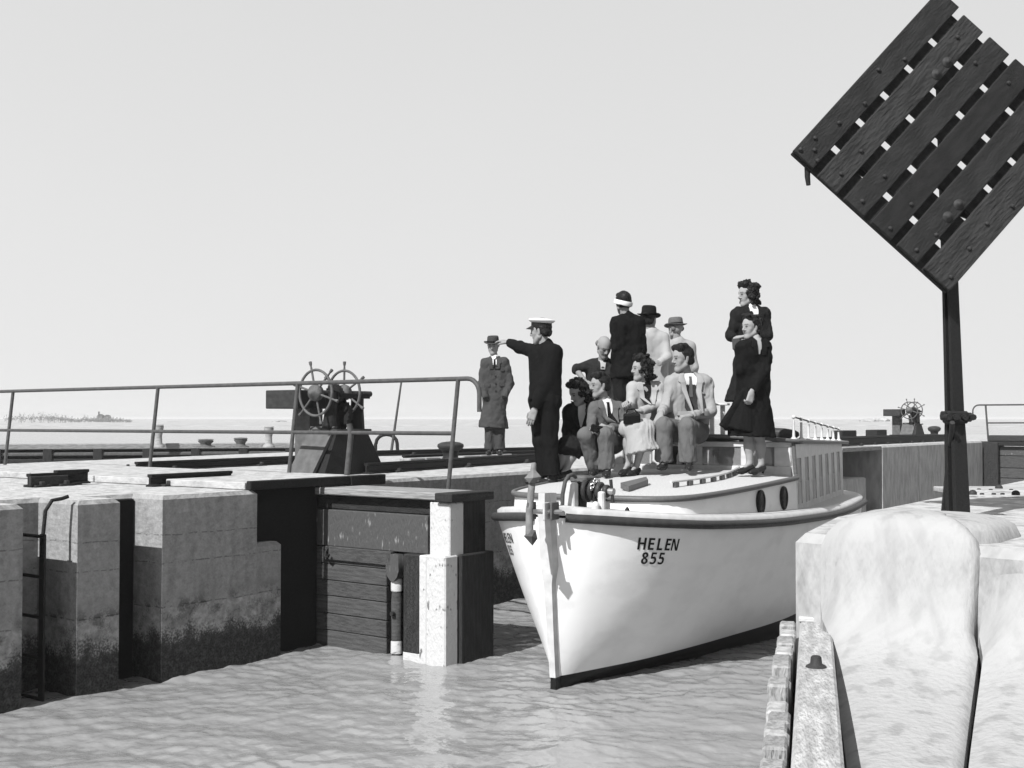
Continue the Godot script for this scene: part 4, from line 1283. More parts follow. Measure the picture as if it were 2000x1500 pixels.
func lettering(root: Node, txt: String, side: float, u0: float, y0: float, size: float, step: float) -> void:
	var font := SystemFont.new()
	font.font_names = PackedStringArray(["Droid Sans"])
	font.font_weight = 700
	for i in txt.length():
		var tm := TextMesh.new()
		tm.text = txt[i]
		tm.font = font
		tm.font_size = 64
		tm.pixel_size = 0.0025
		tm.depth = 0.0
		tm.horizontal_alignment = HORIZONTAL_ALIGNMENT_CENTER
		var ar := tm.get_mesh_arrays()
		var vs: PackedVector3Array = ar[Mesh.ARRAY_VERTEX]
		var ix = ar[Mesh.ARRAY_INDEX]
		var lo := INF; var hi := -INF
		for p in vs:
			lo = minf(lo, p.y); hi = maxf(hi, p.y)
		var sc := size / maxf(hi - lo, 0.001)
		var st := nb()
		var put := func(p: Vector3) -> Vector3:
			var tx := i * step + p.x * sc * 0.82
			var dy := (p.y - lo) * sc
			var u := u0 + side * (tx - dy * 0.06) / 8.2
			var ty := sheer(u) - y0 + dy
			var q := hull(u, ty, side)
			var n := (hull(u + 0.004, ty, side) - q).cross(hull(u, ty + 0.03, side) - q).normalized()
			if n.dot(v3(BN) * side) < 0: n = -n
			return q + n * 0.003
		var m: int = ix.size() if ix else vs.size()
		for k in range(0, m, 3):
			var a: Vector3 = put.call(vs[ix[k]] if ix else vs[k])
			var b: Vector3 = put.call(vs[ix[k + 1]] if ix else vs[k + 1])
			var c: Vector3 = put.call(vs[ix[k + 2]] if ix else vs[k + 2])
			var n := v3(BN) * side
			face(st, [a, b, c], n)
		obj("letter" if txt == "HELEN" else "numeral", st, M.letter, root)

func cab_hw(s: float) -> float:
	return lerpf(1.08, 0.85, clampf((s - 3.75) / 3.45, 0, 1))
func roof_y(s: float, o: float) -> float:
	return lerpf(1.955, 1.88, clampf((s - 3.75) / 3.45, 0, 1)) + 0.05 * (1.0 - pow(absf(o) / cab_hw(s), 2.0))
func cabin(root: Node) -> void:
	# side walls: sill, header, posts, panes; port in detail
	for side in [1.0, -1.0]:
		var quadwall := func(s0: float, s1: float, y0: float, y1: float, inset: float, thick: float, called: String, m: Material) -> void:
			var st := nb()
			var hwf := func(s: float, y: float) -> float: return cab_hw(s) - (y - 1.2) * 0.03
			var A := []
			for q in [[s0, y0], [s1, y0], [s1, y1], [s0, y1]]:
				A.append(B(q[0], side * (hwf.call(q[0], q[1]) - inset), q[1]))
			var C := []
			for q in [[s0, y0], [s1, y0], [s1, y1], [s0, y1]]:
				C.append(B(q[0], side * (hwf.call(q[0], q[1]) - inset - thick), q[1]))
			var cen: Vector3 = (A[0] + A[2] + C[0] + C[2]) * 0.25
			face(st, A, v3(BN) * side); face(st, C, -v3(BN) * side)
			for i in 4:
				var j := (i + 1) % 4
				face(st, [A[i], A[j], C[j], C[i]], (A[i] + A[j] + C[i] + C[j]) * 0.25 - cen)
			obj(called, st, m, root)
		quadwall.call(3.75, 7.2, 1.10, 1.29, 0.0, 0.03, "cabin_sill", M.white)
		quadwall.call(3.75, 7.2, 1.78, 1.93, 0.0, 0.03, "cabin_header", M.white)
		var n := 7
		var s0 := 3.75; var pw := 0.21
		var span := (7.2 - 3.75 - pw) / n
		for i in n + 1:
			var s := s0 + i * span
			quadwall.call(s, s + pw, 1.29, 1.78, 0.0, 0.03, "cabin_post", M.white)
			if i < n:
				quadwall.call(s + pw + 0.08, s + span, 1.52, 1.78, 0.014, 0.012, "window_pane", M.pane)
				quadwall.call(s + pw + 0.06, s + span, 1.29, 1.52, 0.006, 0.02, "window_sash", M.pane)
		var corner := nb()
		tube(corner, [B(3.75, side * 1.085, 1.62), B(3.75, side * 1.065, 1.95)], 0.022, 8)
		obj("corner_bead", corner, M.trim, root)
	# front
	var fx := v3(-BA)
	var box := func(called: String, o0: float, o1: float, y0: float, y1: float, ds: float, th: float, m: Material) -> void:
		piece(called, root, frame(v3(BN), Vector3.UP, B(3.75 + ds + th * 0.5, (o0 + o1) * 0.5, (y0 + y1) * 0.5)), Vector3(o1 - o0, y1 - y0, th), m, 0.005)
	box.call("front_sill", -1.06, 1.06, 1.40, 1.70, 0.0, 0.04, M.white)
	box.call("front_header", -1.05, 1.05, 1.90, 1.955, 0.0, 0.04, M.white)
	for q in [[-1.06, -0.85], [-0.50, -0.42], [-0.03, 0.07], [0.50, 0.64], [0.86, 1.06]]:
		box.call("front_post", q[0], q[1], 1.70, 1.90, 0.0, 0.04, M.white)
	for q in [[-0.85, -0.50], [0.07, 0.50], [0.64, 0.86]]:
		box.call("windscreen_pane", q[0], q[1], 1.70, 1.90, 0.015, 0.006, M.glass)
	# interior: dark floor, rear bulkhead, a folded cloth and a dashboard
	piece("cabin_floor", root, frame(v3(BN), Vector3.UP, B(5.4, 0, 1.28)), Vector3(1.6, 0.03, 3.2), M.gate_wood, 0.01)
	box.call("dashboard", -0.9, 0.95, 1.64, 1.70, 0.06, 0.16, M.gate_dark)
	var rbk := nb()
	face(rbk, [B(7.15, -0.84, 1.1), B(7.15, 0.84, 1.1), B(7.15, 0.82, 1.9), B(7.15, -0.82, 1.9)], v3(BA))
	obj("rear_bulkhead", rbk, M.white, root)
	# roof
	var rf := nb()
	var up: Array = []; var dn: Array = []
	for i in 15:
		var s := 3.70 + i * 0.257
		var hw := cab_hw(s) + 0.035
		var a := PackedVector3Array(); var b := PackedVector3Array()
		for k in 11:
			var o := lerpf(-hw, hw, k / 10.0)
			a.append(B(s, o, roof_y(s, clampf(o, -cab_hw(s), cab_hw(s))) + 0.03)); b.append(B(s, o, roof_y(s, clampf(o, -cab_hw(s), cab_hw(s))) - 0.005))
		up.append(a); dn.append(b)
	for i in 14:
		for k in 10:
			face(rf, [up[i][k], up[i][k + 1], up[i + 1][k + 1], up[i + 1][k]], Vector3.UP)
			face(rf, [dn[i][k], dn[i][k + 1], dn[i + 1][k + 1], dn[i + 1][k]], Vector3.DOWN)
	obj("cabin_roof", rf, M.deck, root)
	var ed := nb()
	var path: Array = []
	for i in range(14, -1, -1): path.append(up[i][0].lerp(dn[i][0], 0.5))
	for k in range(1, 10): path.append(up[0][k].lerp(dn[0][k], 0.5))
	for i in 15: path.append(up[i][10].lerp(dn[i][10], 0.5))
	tube(ed, path, 0.022, 8)
	obj("roof_edge", ed, M.trim, root)
	# roof rail
	var tops: Array = []
	for i in 8:
		var s := 3.80 + i * 0.45
		var b := B(s, cab_hw(s) - 0.02, roof_y(s, cab_hw(s)) + 0.02)
		var tpt := b + Vector3(0, 0.245 - i * 0.012, 0)
		var st := nb()
		lathe(st, Transform3D(Basis.IDENTITY, b), [[0.05, -0.01], [0.04, 0.012], [0.016, 0.04], [0.013, 0.12], [0.013, 0.21 - i * 0.012]], 10)
		lathe(st, Transform3D(Basis.IDENTITY, tpt), [[0.002, -0.022], [0.018, -0.014], [0.022, 0.0], [0.018, 0.014], [0.002, 0.022]], 10)
		obj("stanchion", st, M.white, root)
		tops.append(tpt)
	var rl := nb()
	tube(rl, tops, 0.009, 6)
	obj("roof_rail", rl, M.wgrey, root)
	for q in [[3.95, 0.12], [4.02, 0.22]]:
		var st := nb()
		var b := B(q[0], q[1], roof_y(q[0], q[1]) + 0.02)
		cbox(st, frame(Vector3.UP, v3(BA), b + Vector3(0, 0.17, 0)), Vector3(0.36, 0.03, 0.05), 0.006)
		obj("seat_back", st, M.white, root)
	piece("seat_top", root, frame(v3(BN), Vector3.UP, B(3.98, 0.17, roof_y(3.98, 0.17) + 0.36)), Vector3(0.26, 0.025, 0.10), M.white, 0.006)
	# rolled canvas behind the women
	var cvs := nb()
	var cb := B(4.25, 0.84, roof_y(4.2, 0.85) + 0.075)
	tube(cvs, [cb - v3(BN) * 0.3, cb - v3(BN) * 0.2 + Vector3(0, 0.015, 0), cb, cb + v3(BN) * 0.12 + Vector3(0, -0.01, 0), cb + v3(BN) * 0.16], [0.03, 0.055, 0.06, 0.05, 0.02], 12)
	obj("canvas_roll", cvs, M.rub, root)

func deck_gear(root: Node) -> void:
	# grab rail on the trunk deck
	var pts: Array = []
	for i in 9:
		var f := i / 8.0
		var s := lerpf(1.55, 3.62, f); var o := lerpf(0.50, 0.52, f) + 0.12 * sin(f * PI)
		pts.append(B(s, o, trunk_top(s, o, 1.03) + 0.052))
	var gr := nb()
	tube(gr, pts, 0.016, 6, 0.8)
	obj("grab_rail", gr, M.white, root)
	for i in 8:
		var f := (i + 0.35) / 8.0
		var s := lerpf(1.55, 3.62, f); var o := lerpf(0.50, 0.52, f) + 0.12 * sin(f * PI)
		var p := B(s, o, trunk_top(s, o, 1.03) + 0.018)
		piece("grab_rail_foot", root, frame(v3(BA), Vector3.UP, p), Vector3(0.11, 0.05, 0.03), M.trim, 0.008)
	# hatch board
	var hb := nb()
	var c := P(1240, 946, 11.0)
	var rings: Array = []
	for y in [0.0, 0.05]:
		rings.append(PackedVector3Array([P(1212, 947, 10.9) + Vector3(0, y - 0.03, 0), P(1228, 954, 10.75) + Vector3(0, y - 0.03, 0), P(1266, 941, 11.35) + Vector3(0, y - 0.03, 0), P(1262, 935, 11.5) + Vector3(0, y - 0.03, 0)]))
	for j in 4:
		var j1 := (j + 1) % 4
		face(hb, [rings[0][j], rings[0][j1], rings[1][j1], rings[1][j]], (rings[0][j] + rings[0][j1]) * 0.5 - (rings[0][0] + rings[0][2]) * 0.5)
	face(hb, Array(rings[1]), Vector3.UP)
	obj("hatch_board", hb, M.trim, root)
	# anchor hung beside the stem
	var an := thing("anchor", "iron anchor with pointed flukes hanging at the launch's stem", "anchor", P(1038, 1064, 9.72))
	var st := nb()
	tube(st, [P(1043, 905, 9.78), P(1041, 925, 9.76), P(1034, 995, 9.72), P(1034, 1045, 9.68)], [0.02, 0.028, 0.03, 0.034], 10)
	obj("shank", st, M.galv, an)
	for q in [[[[1042, 914], [1024, 934], [1034, 944], [1048, 942], [1057, 931]], 9.70, M.galv, "stock"], [[[1023, 1047], [1036, 1034], [1046, 1035], [1050, 1052], [1040, 1066]], 9.66, M.pipe, "fluke"]]:
		st = nb()
		var cen := Vector3.ZERO
		var rim: Array = []
		for p in q[0]:
			var w := P(p[0], p[1], q[1])
			rim.append(w)
			cen += w
		cen /= rim.size()
		for z in [0.035, -0.035]:
			for j in rim.size():
				var a: Vector3 = rim[j]; var b: Vector3 = rim[(j + 1) % rim.size()]
				face(st, [a, b, cen + Vector3(0, 0, z)], Vector3(0, 0, z) + ((a + b) * 0.5 - cen) * 0.3)
		obj(q[3], st, q[2], an)
	# bow roller
	var br := nb()
	tube(br, [P(1030, 999, 9.74), P(1096, 1000, 9.86)], 0.02, 8)
	obj("bow_roller_pin", br, M.chrome, root)
	for x in [1038, 1069, 1083]:
		br = nb()
		var p := P(x, 998, 9.76 + (x - 1038) * 0.002)
		cbox(br, frame(Vector3.UP, v3(BN), p), Vector3(0.14, 0.02, 0.14), 0.006)
		obj("roller_cheek", br, M.wgrey if x != 1069 else M.white, root)
	# towing post, bent pipe, windlass
	var bp := B(0.50, -0.10, 1.42)
	piece("bitt", root, frame(Vector3.UP, v3(BA), P(1115, 971, 10.25)), Vector3(0.24, 0.10, 0.10), M.white, 0.012)
	st = nb()
	var path: Array = [P(1098, 994, 10.12), P(1099, 965, 10.12), P(1104, 940, 10.12), P(1110, 930, 10.14), P(1118, 927, 10.2), P(1124, 932, 10.26)]
	tube(st, path, 0.017, 8)
	obj("bent_pipe", st, M.pipe, root)
	var wl := thing("anchor_windlass", "small chain windlass with iron drums on the launch's foredeck", "windlass", B(0.62, 0.15, 1.44))
	var ax := (P(1185, 955, 10.25) - P(1130, 951, 10.4)).normalized()
	var wc := P(1152, 957, 10.32)
	for q in [[-0.10, 0.10, 0.025], [-0.02, 0.105, 0.02], [0.035, 0.09, 0.02], [0.10, 0.075, 0.02], [0.16, 0.055, 0.02]]:
		st = nb()
		tube(st, [wc + ax * (q[0] - q[2]), wc + ax * (q[0] - q[2] * 0.5), wc + ax * (q[0] + q[2] * 0.5), wc + ax * (q[0] + q[2])], [q[1] * 0.85, q[1], q[1], q[1] * 0.85], 20)
		obj("drum_flange", st, M.iron if q[0] < 0.05 else M.rub, wl)
	st = nb()
	tube(st, [wc - ax * 0.16, wc + ax * 0.23], 0.03, 10)
	obj("axle", st, M.chrome, wl)
	st = nb()
	tube(st, [wc + ax * 0.20 + Vector3(0, 0.10, 0), wc + ax * 0.21, wc + ax * 0.21 + Vector3(0.01, -0.09, 0)], 0.014, 8)
	obj("crank_handle", st, M.iron, wl)
	for q in [[-0.07, 0.18], [0.07, 0.14]]:
		piece("side_frame", wl, frame(Vector3.UP, ax, wc + ax * q[0] + Vector3(0, -0.08, 0.0)), Vector3(q[1], 0.02, 0.12), M.steel, 0.006)
	piece("gear_cover", wl, frame(ax, Vector3.UP, wc - ax * 0.07 + Vector3(0, 0.085, -0.02)), Vector3(0.16, 0.06, 0.16), M.wgrey, 0.015)
	for i in 9:
		st = nb()
		var a := i / 9.0 * 2.6 - 0.4
		var p := wc + ax * 0.066 + Vector3(0.0, cos(a), 0.0) * 0.085 + ax.cross(Vector3.UP).normalized() * sin(a) * 0.085
		if i > 6: p = wc + ax * (0.066 + (i - 6) * 0.02) + Vector3(0, -0.03 - (i - 6) * 0.03, 0.08)
		torus(st, p, [ax, Vector3.UP, Vector3.BACK][i % 3], 0.016, 0.0055, 12, 6)
		obj("chain_link", st, M.chrome, wl)
	piece("mooring_post", root, frame(Vector3.UP, v3(BA), P(1175, 980, 10.1)), Vector3(0.17, 0.055, 0.055), M.white, 0.012)
	st = nb()
	var dm := P(1163, 993, 10.05)
	lathe(st, Transform3D(Basis.IDENTITY, dm), [[0.034, -0.02], [0.036, 0.02], [0.03, 0.04], [0.014, 0.055], [0.002, 0.058]], 12)
	obj("vent_dome", st, M.white, root)
	st = nb()
	dm = P(1225, 997, 10.15)
	lathe(st, Transform3D(Basis.IDENTITY, dm), [[0.022, -0.02], [0.018, 0.012], [0.004, 0.03]], 8)
	obj("eye_bolt", st, M.steel, root)
	# bottle and glass left in the cabin opening
	var bo := thing("glass_bottle", "clear glass bottle standing in the open cabin front", "bottle", B(3.80, -0.20, 1.705))
	st = nb()
	lathe(st, Transform3D(Basis.IDENTITY, B(3.80, -0.20, 1.705)), [[0.035, 0.0], [0.036, 0.08], [0.03, 0.105], [0.012, 0.135], [0.011, 0.16]], 14)
	obj("bottle_body", st, M.pane, bo)
	st = nb()
	lathe(st, Transform3D(Basis.IDENTITY, B(3.80, -0.20, 1.705)), [[0.013, 0.161], [0.013, 0.175], [0.002, 0.176]], 10)
	obj("stopper", st, M.dark, bo)

# ---------- figures: distance fields of tapered capsules, meshed as surface nets
func cap(l: Array, a: Vector3, b: Vector3, ra: float, rb: float, k: float = 0.03, n: Vector3 = Vector3.ZERO, f: float = 1.0, flat: bool = false) -> void:
	l.append([a, b, ra, rb, k, n, f, flat])
func sdf(prims: Array, cell: float, amp: float = 0.0, fr: Vector3 = Vector3(14, 6, 14)) -> Dictionary:
	var lo := Vector3(INF, INF, INF); var hi := -lo
	for p in prims:
		var r := maxf(p[2], p[3]) + 3.0 * cell + amp
		lo = lo.min(p[0] - Vector3.ONE * r).min(p[1] - Vector3.ONE * r)
		hi = hi.max(p[0] + Vector3.ONE * r).max(p[1] + Vector3.ONE * r)
	var nx := int((hi.x - lo.x) / cell) + 2; var ny := int((hi.y - lo.y) / cell) + 2; var nz := int((hi.z - lo.z) / cell) + 2
	var grid := PackedFloat32Array()
	grid.resize(nx * ny * nz)
	grid.fill(1.0)
	for p in prims:
		var a: Vector3 = p[0]; var b: Vector3 = p[1]
		var ra: float = p[2]; var rb: float = p[3]; var k: float = p[4]
		var n: Vector3 = p[5]; var f: float = p[6] - 1.0; var flat: bool = p[7]
		var m := maxf(ra, rb) + k + 2.5 * cell
		var i0 := maxi(int((minf(a.x, b.x) - m - lo.x) / cell), 0); var i1 := mini(int((maxf(a.x, b.x) + m - lo.x) / cell) + 1, nx - 1)
		var j0 := maxi(int((minf(a.y, b.y) - m - lo.y) / cell), 0); var j1 := mini(int((maxf(a.y, b.y) + m - lo.y) / cell) + 1, ny - 1)
		var k0 := maxi(int((minf(a.z, b.z) - m - lo.z) / cell), 0); var k1 := mini(int((maxf(a.z, b.z) + m - lo.z) / cell) + 1, nz - 1)
		var ab := b - a
		var len := maxf(ab.length(), 1e-5)
		var ad := ab / len
		if f != 0.0: ab += n * (ab.dot(n) * f)
		var bb := maxf(ab.length_squared(), 1e-9)
		for kz in range(k0, k1 + 1):
			for jy in range(j0, j1 + 1):
				var row := (kz * ny + jy) * nx
				var q := Vector3(lo.x + i0 * cell, lo.y + jy * cell, lo.z + kz * cell) - a
				for ixx in range(i0, i1 + 1):
					var w := q
					if f != 0.0: w += n * (q.dot(n) * f)
					var t := clampf(w.dot(ab) / bb, 0.0, 1.0)
					var d := (w - ab * t).length() - (ra + (rb - ra) * t)
					if flat: d = maxf(d, q.dot(ad) - len)
					var gi := row + ixx
					var gv := grid[gi]
					var h := k - absf(gv - d)
					if h > 0.0:
						grid[gi] = minf(gv, d) - h * h * 0.25 / k
					elif d < gv:
						grid[gi] = d
					q.x += cell
	if amp > 0.0:
		for kz in nz:
			for jy in ny:
				var row := (kz * ny + jy) * nx
				for ixx in nx:
					var gv := grid[row + ixx]
					if gv < 0.05 and gv > -0.05:
						grid[row + ixx] = gv + amp * wrinkle.get_noise_3d((lo.x + ixx * cell) * fr.x, (lo.y + jy * cell) * fr.y, (lo.z + kz * cell) * fr.z)
	var vid := PackedInt32Array()
	vid.resize(nx * ny * nz)
	vid.fill(-1)
	var vs := PackedVector3Array(); var ns := PackedVector3Array(); var ix := PackedInt32Array()
	var sx := 1; var sy := nx; var sz := nx * ny
	var lim := cell * 3.5
	for kz in range(1, nz - 2):
		for jy in range(1, ny - 2):
			var row := (kz * ny + jy) * nx
			for ixx in range(1, nx - 2):
				var o := row + ixx
				var v0 := grid[o]
				if v0 > lim or v0 < -lim: continue
				var v1 := grid[o + sx]; var v2 := grid[o + sy]; var v3_ := grid[o + sx + sy]
				var v4 := grid[o + sz]; var v5 := grid[o + sx + sz]; var v6 := grid[o + sy + sz]; var v7 := grid[o + sx + sy + sz]
				var c := int(v0 < 0) + int(v1 < 0) + int(v2 < 0) + int(v3_ < 0) + int(v4 < 0) + int(v5 < 0) + int(v6 < 0) + int(v7 < 0)
				if c == 0 or c == 8: continue
				var s := Vector3.ZERO; var cnt := 0
				if (v0 < 0) != (v1 < 0): s += Vector3(v0 / (v0 - v1), 0, 0); cnt += 1
				if (v2 < 0) != (v3_ < 0): s += Vector3(v2 / (v2 - v3_), 1, 0); cnt += 1
				if (v4 < 0) != (v5 < 0): s += Vector3(v4 / (v4 - v5), 0, 1); cnt += 1
				if (v6 < 0) != (v7 < 0): s += Vector3(v6 / (v6 - v7), 1, 1); cnt += 1
				if (v0 < 0) != (v2 < 0): s += Vector3(0, v0 / (v0 - v2), 0); cnt += 1
				if (v1 < 0) != (v3_ < 0): s += Vector3(1, v1 / (v1 - v3_), 0); cnt += 1
				if (v4 < 0) != (v6 < 0): s += Vector3(0, v4 / (v4 - v6), 1); cnt += 1
				if (v5 < 0) != (v7 < 0): s += Vector3(1, v5 / (v5 - v7), 1); cnt += 1
				if (v0 < 0) != (v4 < 0): s += Vector3(0, 0, v0 / (v0 - v4)); cnt += 1
				if (v1 < 0) != (v5 < 0): s += Vector3(1, 0, v1 / (v1 - v5)); cnt += 1
				if (v2 < 0) != (v6 < 0): s += Vector3(0, 1, v2 / (v2 - v6)); cnt += 1
				if (v3_ < 0) != (v7 < 0): s += Vector3(1, 1, v3_ / (v3_ - v7)); cnt += 1
				vid[o] = vs.size()
				vs.append(lo + (Vector3(ixx, jy, kz) + s / cnt) * cell)
				ns.append(Vector3(v1 + v3_ + v5 + v7 - v0 - v2 - v4 - v6, v2 + v3_ + v6 + v7 - v0 - v1 - v4 - v5, v4 + v5 + v6 + v7 - v0 - v1 - v2 - v3_).normalized())
				# quads on the three edges that start at this cell's corner
				if (v0 < 0) != (v1 < 0): _q(ix, vid, o, sy, sz, v0 < 0)
				if (v0 < 0) != (v2 < 0): _q(ix, vid, o, sz, sx, v0 < 0)
				if (v0 < 0) != (v4 < 0): _q(ix, vid, o, sx, sy, v0 < 0)
	return {"v": vs, "n": ns, "i": ix}
func _q(ix: PackedInt32Array, vid: PackedInt32Array, o: int, a: int, b: int, inside: bool) -> void:
	var p := vid[o - a - b]; var q := vid[o - b]; var r := vid[o]; var s := vid[o - a]
	if p < 0 or q < 0 or r < 0 or s < 0: return
	if inside: ix.append_array([p, r, q, p, s, r])
	else: ix.append_array([p, q, r, p, r, s])
func mesh_of(parts: Array) -> ArrayMesh:                               # parts: [dict, Transform3D, colour or colour array]
	var vs := PackedVector3Array(); var ns := PackedVector3Array(); var ix := PackedInt32Array(); var cs := PackedColorArray()
	for p in parts:
		var d: Dictionary = p[0]
		var xf: Transform3D = p[1]
		var base := vs.size()
		var flip := xf.basis.determinant() < 0
		for i in d.v.size():
			vs.append(xf * d.v[i])
			ns.append((xf.basis * d.n[i]).normalized())
			if d.has("c"):
				var q: float = d.c[i]
				cs.append(Color(q, q, q) * p[2] if q > 0 else Color(-q, -q, -q))
			else: cs.append(p[2])
		var di: PackedInt32Array = d.i
		for i in range(0, di.size(), 3):
			if flip: ix.append_array([base + di[i], base + di[i + 2], base + di[i + 1]])
			else: ix.append_array([base + di[i], base + di[i + 1], base + di[i + 2]])
	var ar := []
	ar.resize(Mesh.ARRAY_MAX)
	ar[Mesh.ARRAY_VERTEX] = vs; ar[Mesh.ARRAY_NORMAL] = ns; ar[Mesh.ARRAY_INDEX] = ix; ar[Mesh.ARRAY_COLOR] = cs
	var am := ArrayMesh.new()
	am.add_surface_from_arrays(Mesh.PRIMITIVE_TRIANGLES, ar)
	return am
func make_head() -> void:
	var l: Array = []
	var X := Vector3.RIGHT
	cap(l, Vector3(0, 0.032, -0.028), Vector3(0, 0.040, 0.012), 0.086, 0.082, 0.02, X, 1.16)
	cap(l, Vector3(0, 0.01, 0.03), Vector3(0, -0.06, 0.040), 0.062, 0.046, 0.03, X, 1.05)
	for s in [-1.0, 1.0]:
		cap(l, Vector3(s * 0.048, -0.055, 0.0), Vector3(s * 0.014, -0.098, 0.055), 0.026, 0.020, 0.03)
		cap(l, Vector3(s * 0.038, -0.018, 0.052), Vector3(s * 0.030, -0.04, 0.058), 0.022, 0.02, 0.02)
		cap(l, Vector3(s * 0.012, 0.030, 0.086), Vector3(s * 0.044, 0.030, 0.066), 0.012, 0.012, 0.012)
		cap(l, Vector3(s * 0.074, 0.018, -0.012), Vector3(s * 0.072, -0.026, -0.004), 0.020, 0.014, 0.004, X, 1.9)
		cap(l, Vector3(s * 0.004, -0.052, 0.082), Vector3(s * 0.018, -0.053, 0.073), 0.010, 0.006, 0.008)
	cap(l, Vector3(0, -0.100, 0.062), Vector3(0, -0.100, 0.064), 0.022, 0.022, 0.02)
	cap(l, Vector3(0, 0.022, 0.088), Vector3(0, -0.022, 0.108), 0.009, 0.013, 0.010)
	cap(l, Vector3(-0.012, -0.028, 0.094), Vector3(0.012, -0.028, 0.094), 0.009, 0.009, 0.008)
	head_t = sdf(l, 0.0062)
	var c := PackedFloat32Array()
	for p in head_t.v:
		var v := 1.0
		var ax: float = absf(p.x)
		if p.z > 0.055:
			if Vector2((ax - 0.031) / 1.5, p.y - 0.010).length() < 0.0085: v = -0.05
			elif p.y > 0.026 and p.y < 0.038 and ax > 0.012 and ax < 0.050: v = -0.09
			elif p.y < -0.047 and p.y > -0.060 and ax < 0.024 and p.z > 0.066: v = 0.55
		c.append(v)
	head_t["c"] = c
func make_hands() -> void:
	for curl in [0.35, 1.25]:                                          # relaxed, gripping
		var l: Array = []
		var Z := Vector3.BACK
		for x in [-0.026, -0.008, 0.010, 0.026]:
			cap(l, Vector3(x * 0.75, 0.0, 0), Vector3(x, 0.085, 0), 0.017, 0.015, 0.012, Z, 1.15)
		var q := [[-0.031, 0.082, 0.058, 0.0082], [-0.011, 0.090, 0.072, 0.0092], [0.010, 0.092, 0.078, 0.0095], [0.030, 0.088, 0.068, 0.0092]]
		for f in q:
			var p := Vector3(f[0], f[1], 0.0)
			var a: float = 0.15 * curl
			for seg in [0.45, 0.30, 0.25]:
				a += curl * 0.62
				var np: Vector3 = p + Vector3(f[0] * 0.10, cos(a), sin(a)) * (f[2] * seg)
				cap(l, p, np, f[3], f[3] * 0.92, 0.004)
				p = np
		var t0 := Vector3(0.024, 0.022, 0.006); var t1 := Vector3(0.048, 0.050, 0.016)
		var t2 := Vector3(0.052 - 0.012 * curl, 0.078, 0.024 + 0.01 * curl); var t3 := Vector3(0.050 - 0.022 * curl, 0.098, 0.032 + 0.012 * curl)
		cap(l, t0, t1, 0.015, 0.0115, 0.01); cap(l, t1, t2, 0.011, 0.010, 0.005); cap(l, t2, t3, 0.010, 0.008, 0.004)
		cap(l, Vector3(0, -0.04, 0), Vector3(0, 0.01, 0), 0.024, 0.024, 0.015, Z, 1.2)
		hands_t.append(sdf(l, 0.0048))
func look(f: Vector3, up: Vector3 = Vector3.UP) -> Basis:              # local z along f
	f = f.normalized()
	var x := up.cross(f).normalized()
	return Basis(x, f.cross(x), f)

func cloth(alb: float, tex: bool = false) -> StandardMaterial3D:
	var key := "cloth%.3f%s" % [alb, tex]
	if not M.has(key):
		M[key] = mat(alb, 0.95, T.fine if tex or alb < 0.2 else null, Vector3.ONE * (6.0 if tex else 1.2), T.bump, 0.25 if alb < 0.2 or tex else 0.1)
	return M[key]
func fieldat(l: Array, p: Vector3) -> float:
	var gv := 1.0
	for q in l:
		var a: Vector3 = q[0]; var ab: Vector3 = q[1] - q[0]
		var w := p - a
		var len := maxf(ab.length(), 1e-5)
		var ax := w.dot(ab) / len - len
		if q[6] != 1.0:
			w += q[5] * (w.dot(q[5]) * (q[6] - 1.0)); ab += q[5] * (ab.dot(q[5]) * (q[6] - 1.0))
		var t := clampf(w.dot(ab) / maxf(ab.length_squared(), 1e-9), 0.0, 1.0)
		var d: float = (w - ab * t).length() - lerpf(q[2], q[3], t)
		if q[7]: d = maxf(d, ax)
		var k: float = q[4]
		var h := k - absf(gv - d)
		if h > 0.0: gv = minf(gv, d) - h * h * 0.25 / k
		else: gv = minf(gv, d)
	return gv
func skinpt(l: Array, p: Vector3, dir: Vector3, lift: float) -> Vector3:     # the surface of a garment seen from outside along -dir
	var q := p + dir * 0.32
	for i in 26:
		var d := fieldat(l, q)
		if d < 0.002: break
		q -= dir * maxf(d * 0.85, 0.004)
		if (q - p).dot(dir) < -0.05: break
	return q + dir * lift
# a sheet of cloth lying on a garment: rows of [down, left, right] measured from the neck, with its own edge thickness
func sheet(l: Array, o: Vector3, up: Vector3, lat: Vector3, fw: Vector3, rows: Array, lift: float, cols: int = 5) -> SurfaceTool:
	var st := nb()
	var top: Array = []; var bot: Array = []
	for r in rows:
		var a := PackedVector3Array(); var b := PackedVector3Array()
		for c in cols + 1:
			var x: float = lerpf(r[1], r[2], float(c) / cols)
			var p := skinpt(l, o - up * r[0] + lat * x, fw, 0.0)
			a.append(p + fw * lift); b.append(p - fw * 0.012)
		top.append(a); bot.append(b)
	loft(st, top, false, false, false)
	var n: int = rows.size()
	for i in n - 1:
		face(st, [top[i][0], top[i + 1][0], bot[i + 1][0], bot[i][0]], -lat)
		face(st, [top[i][cols], top[i + 1][cols], bot[i + 1][cols], bot[i][cols]], lat)
	for c in cols:
		face(st, [top[n - 1][c], top[n - 1][c + 1], bot[n - 1][c + 1], bot[n - 1][c]], -up)
	return st
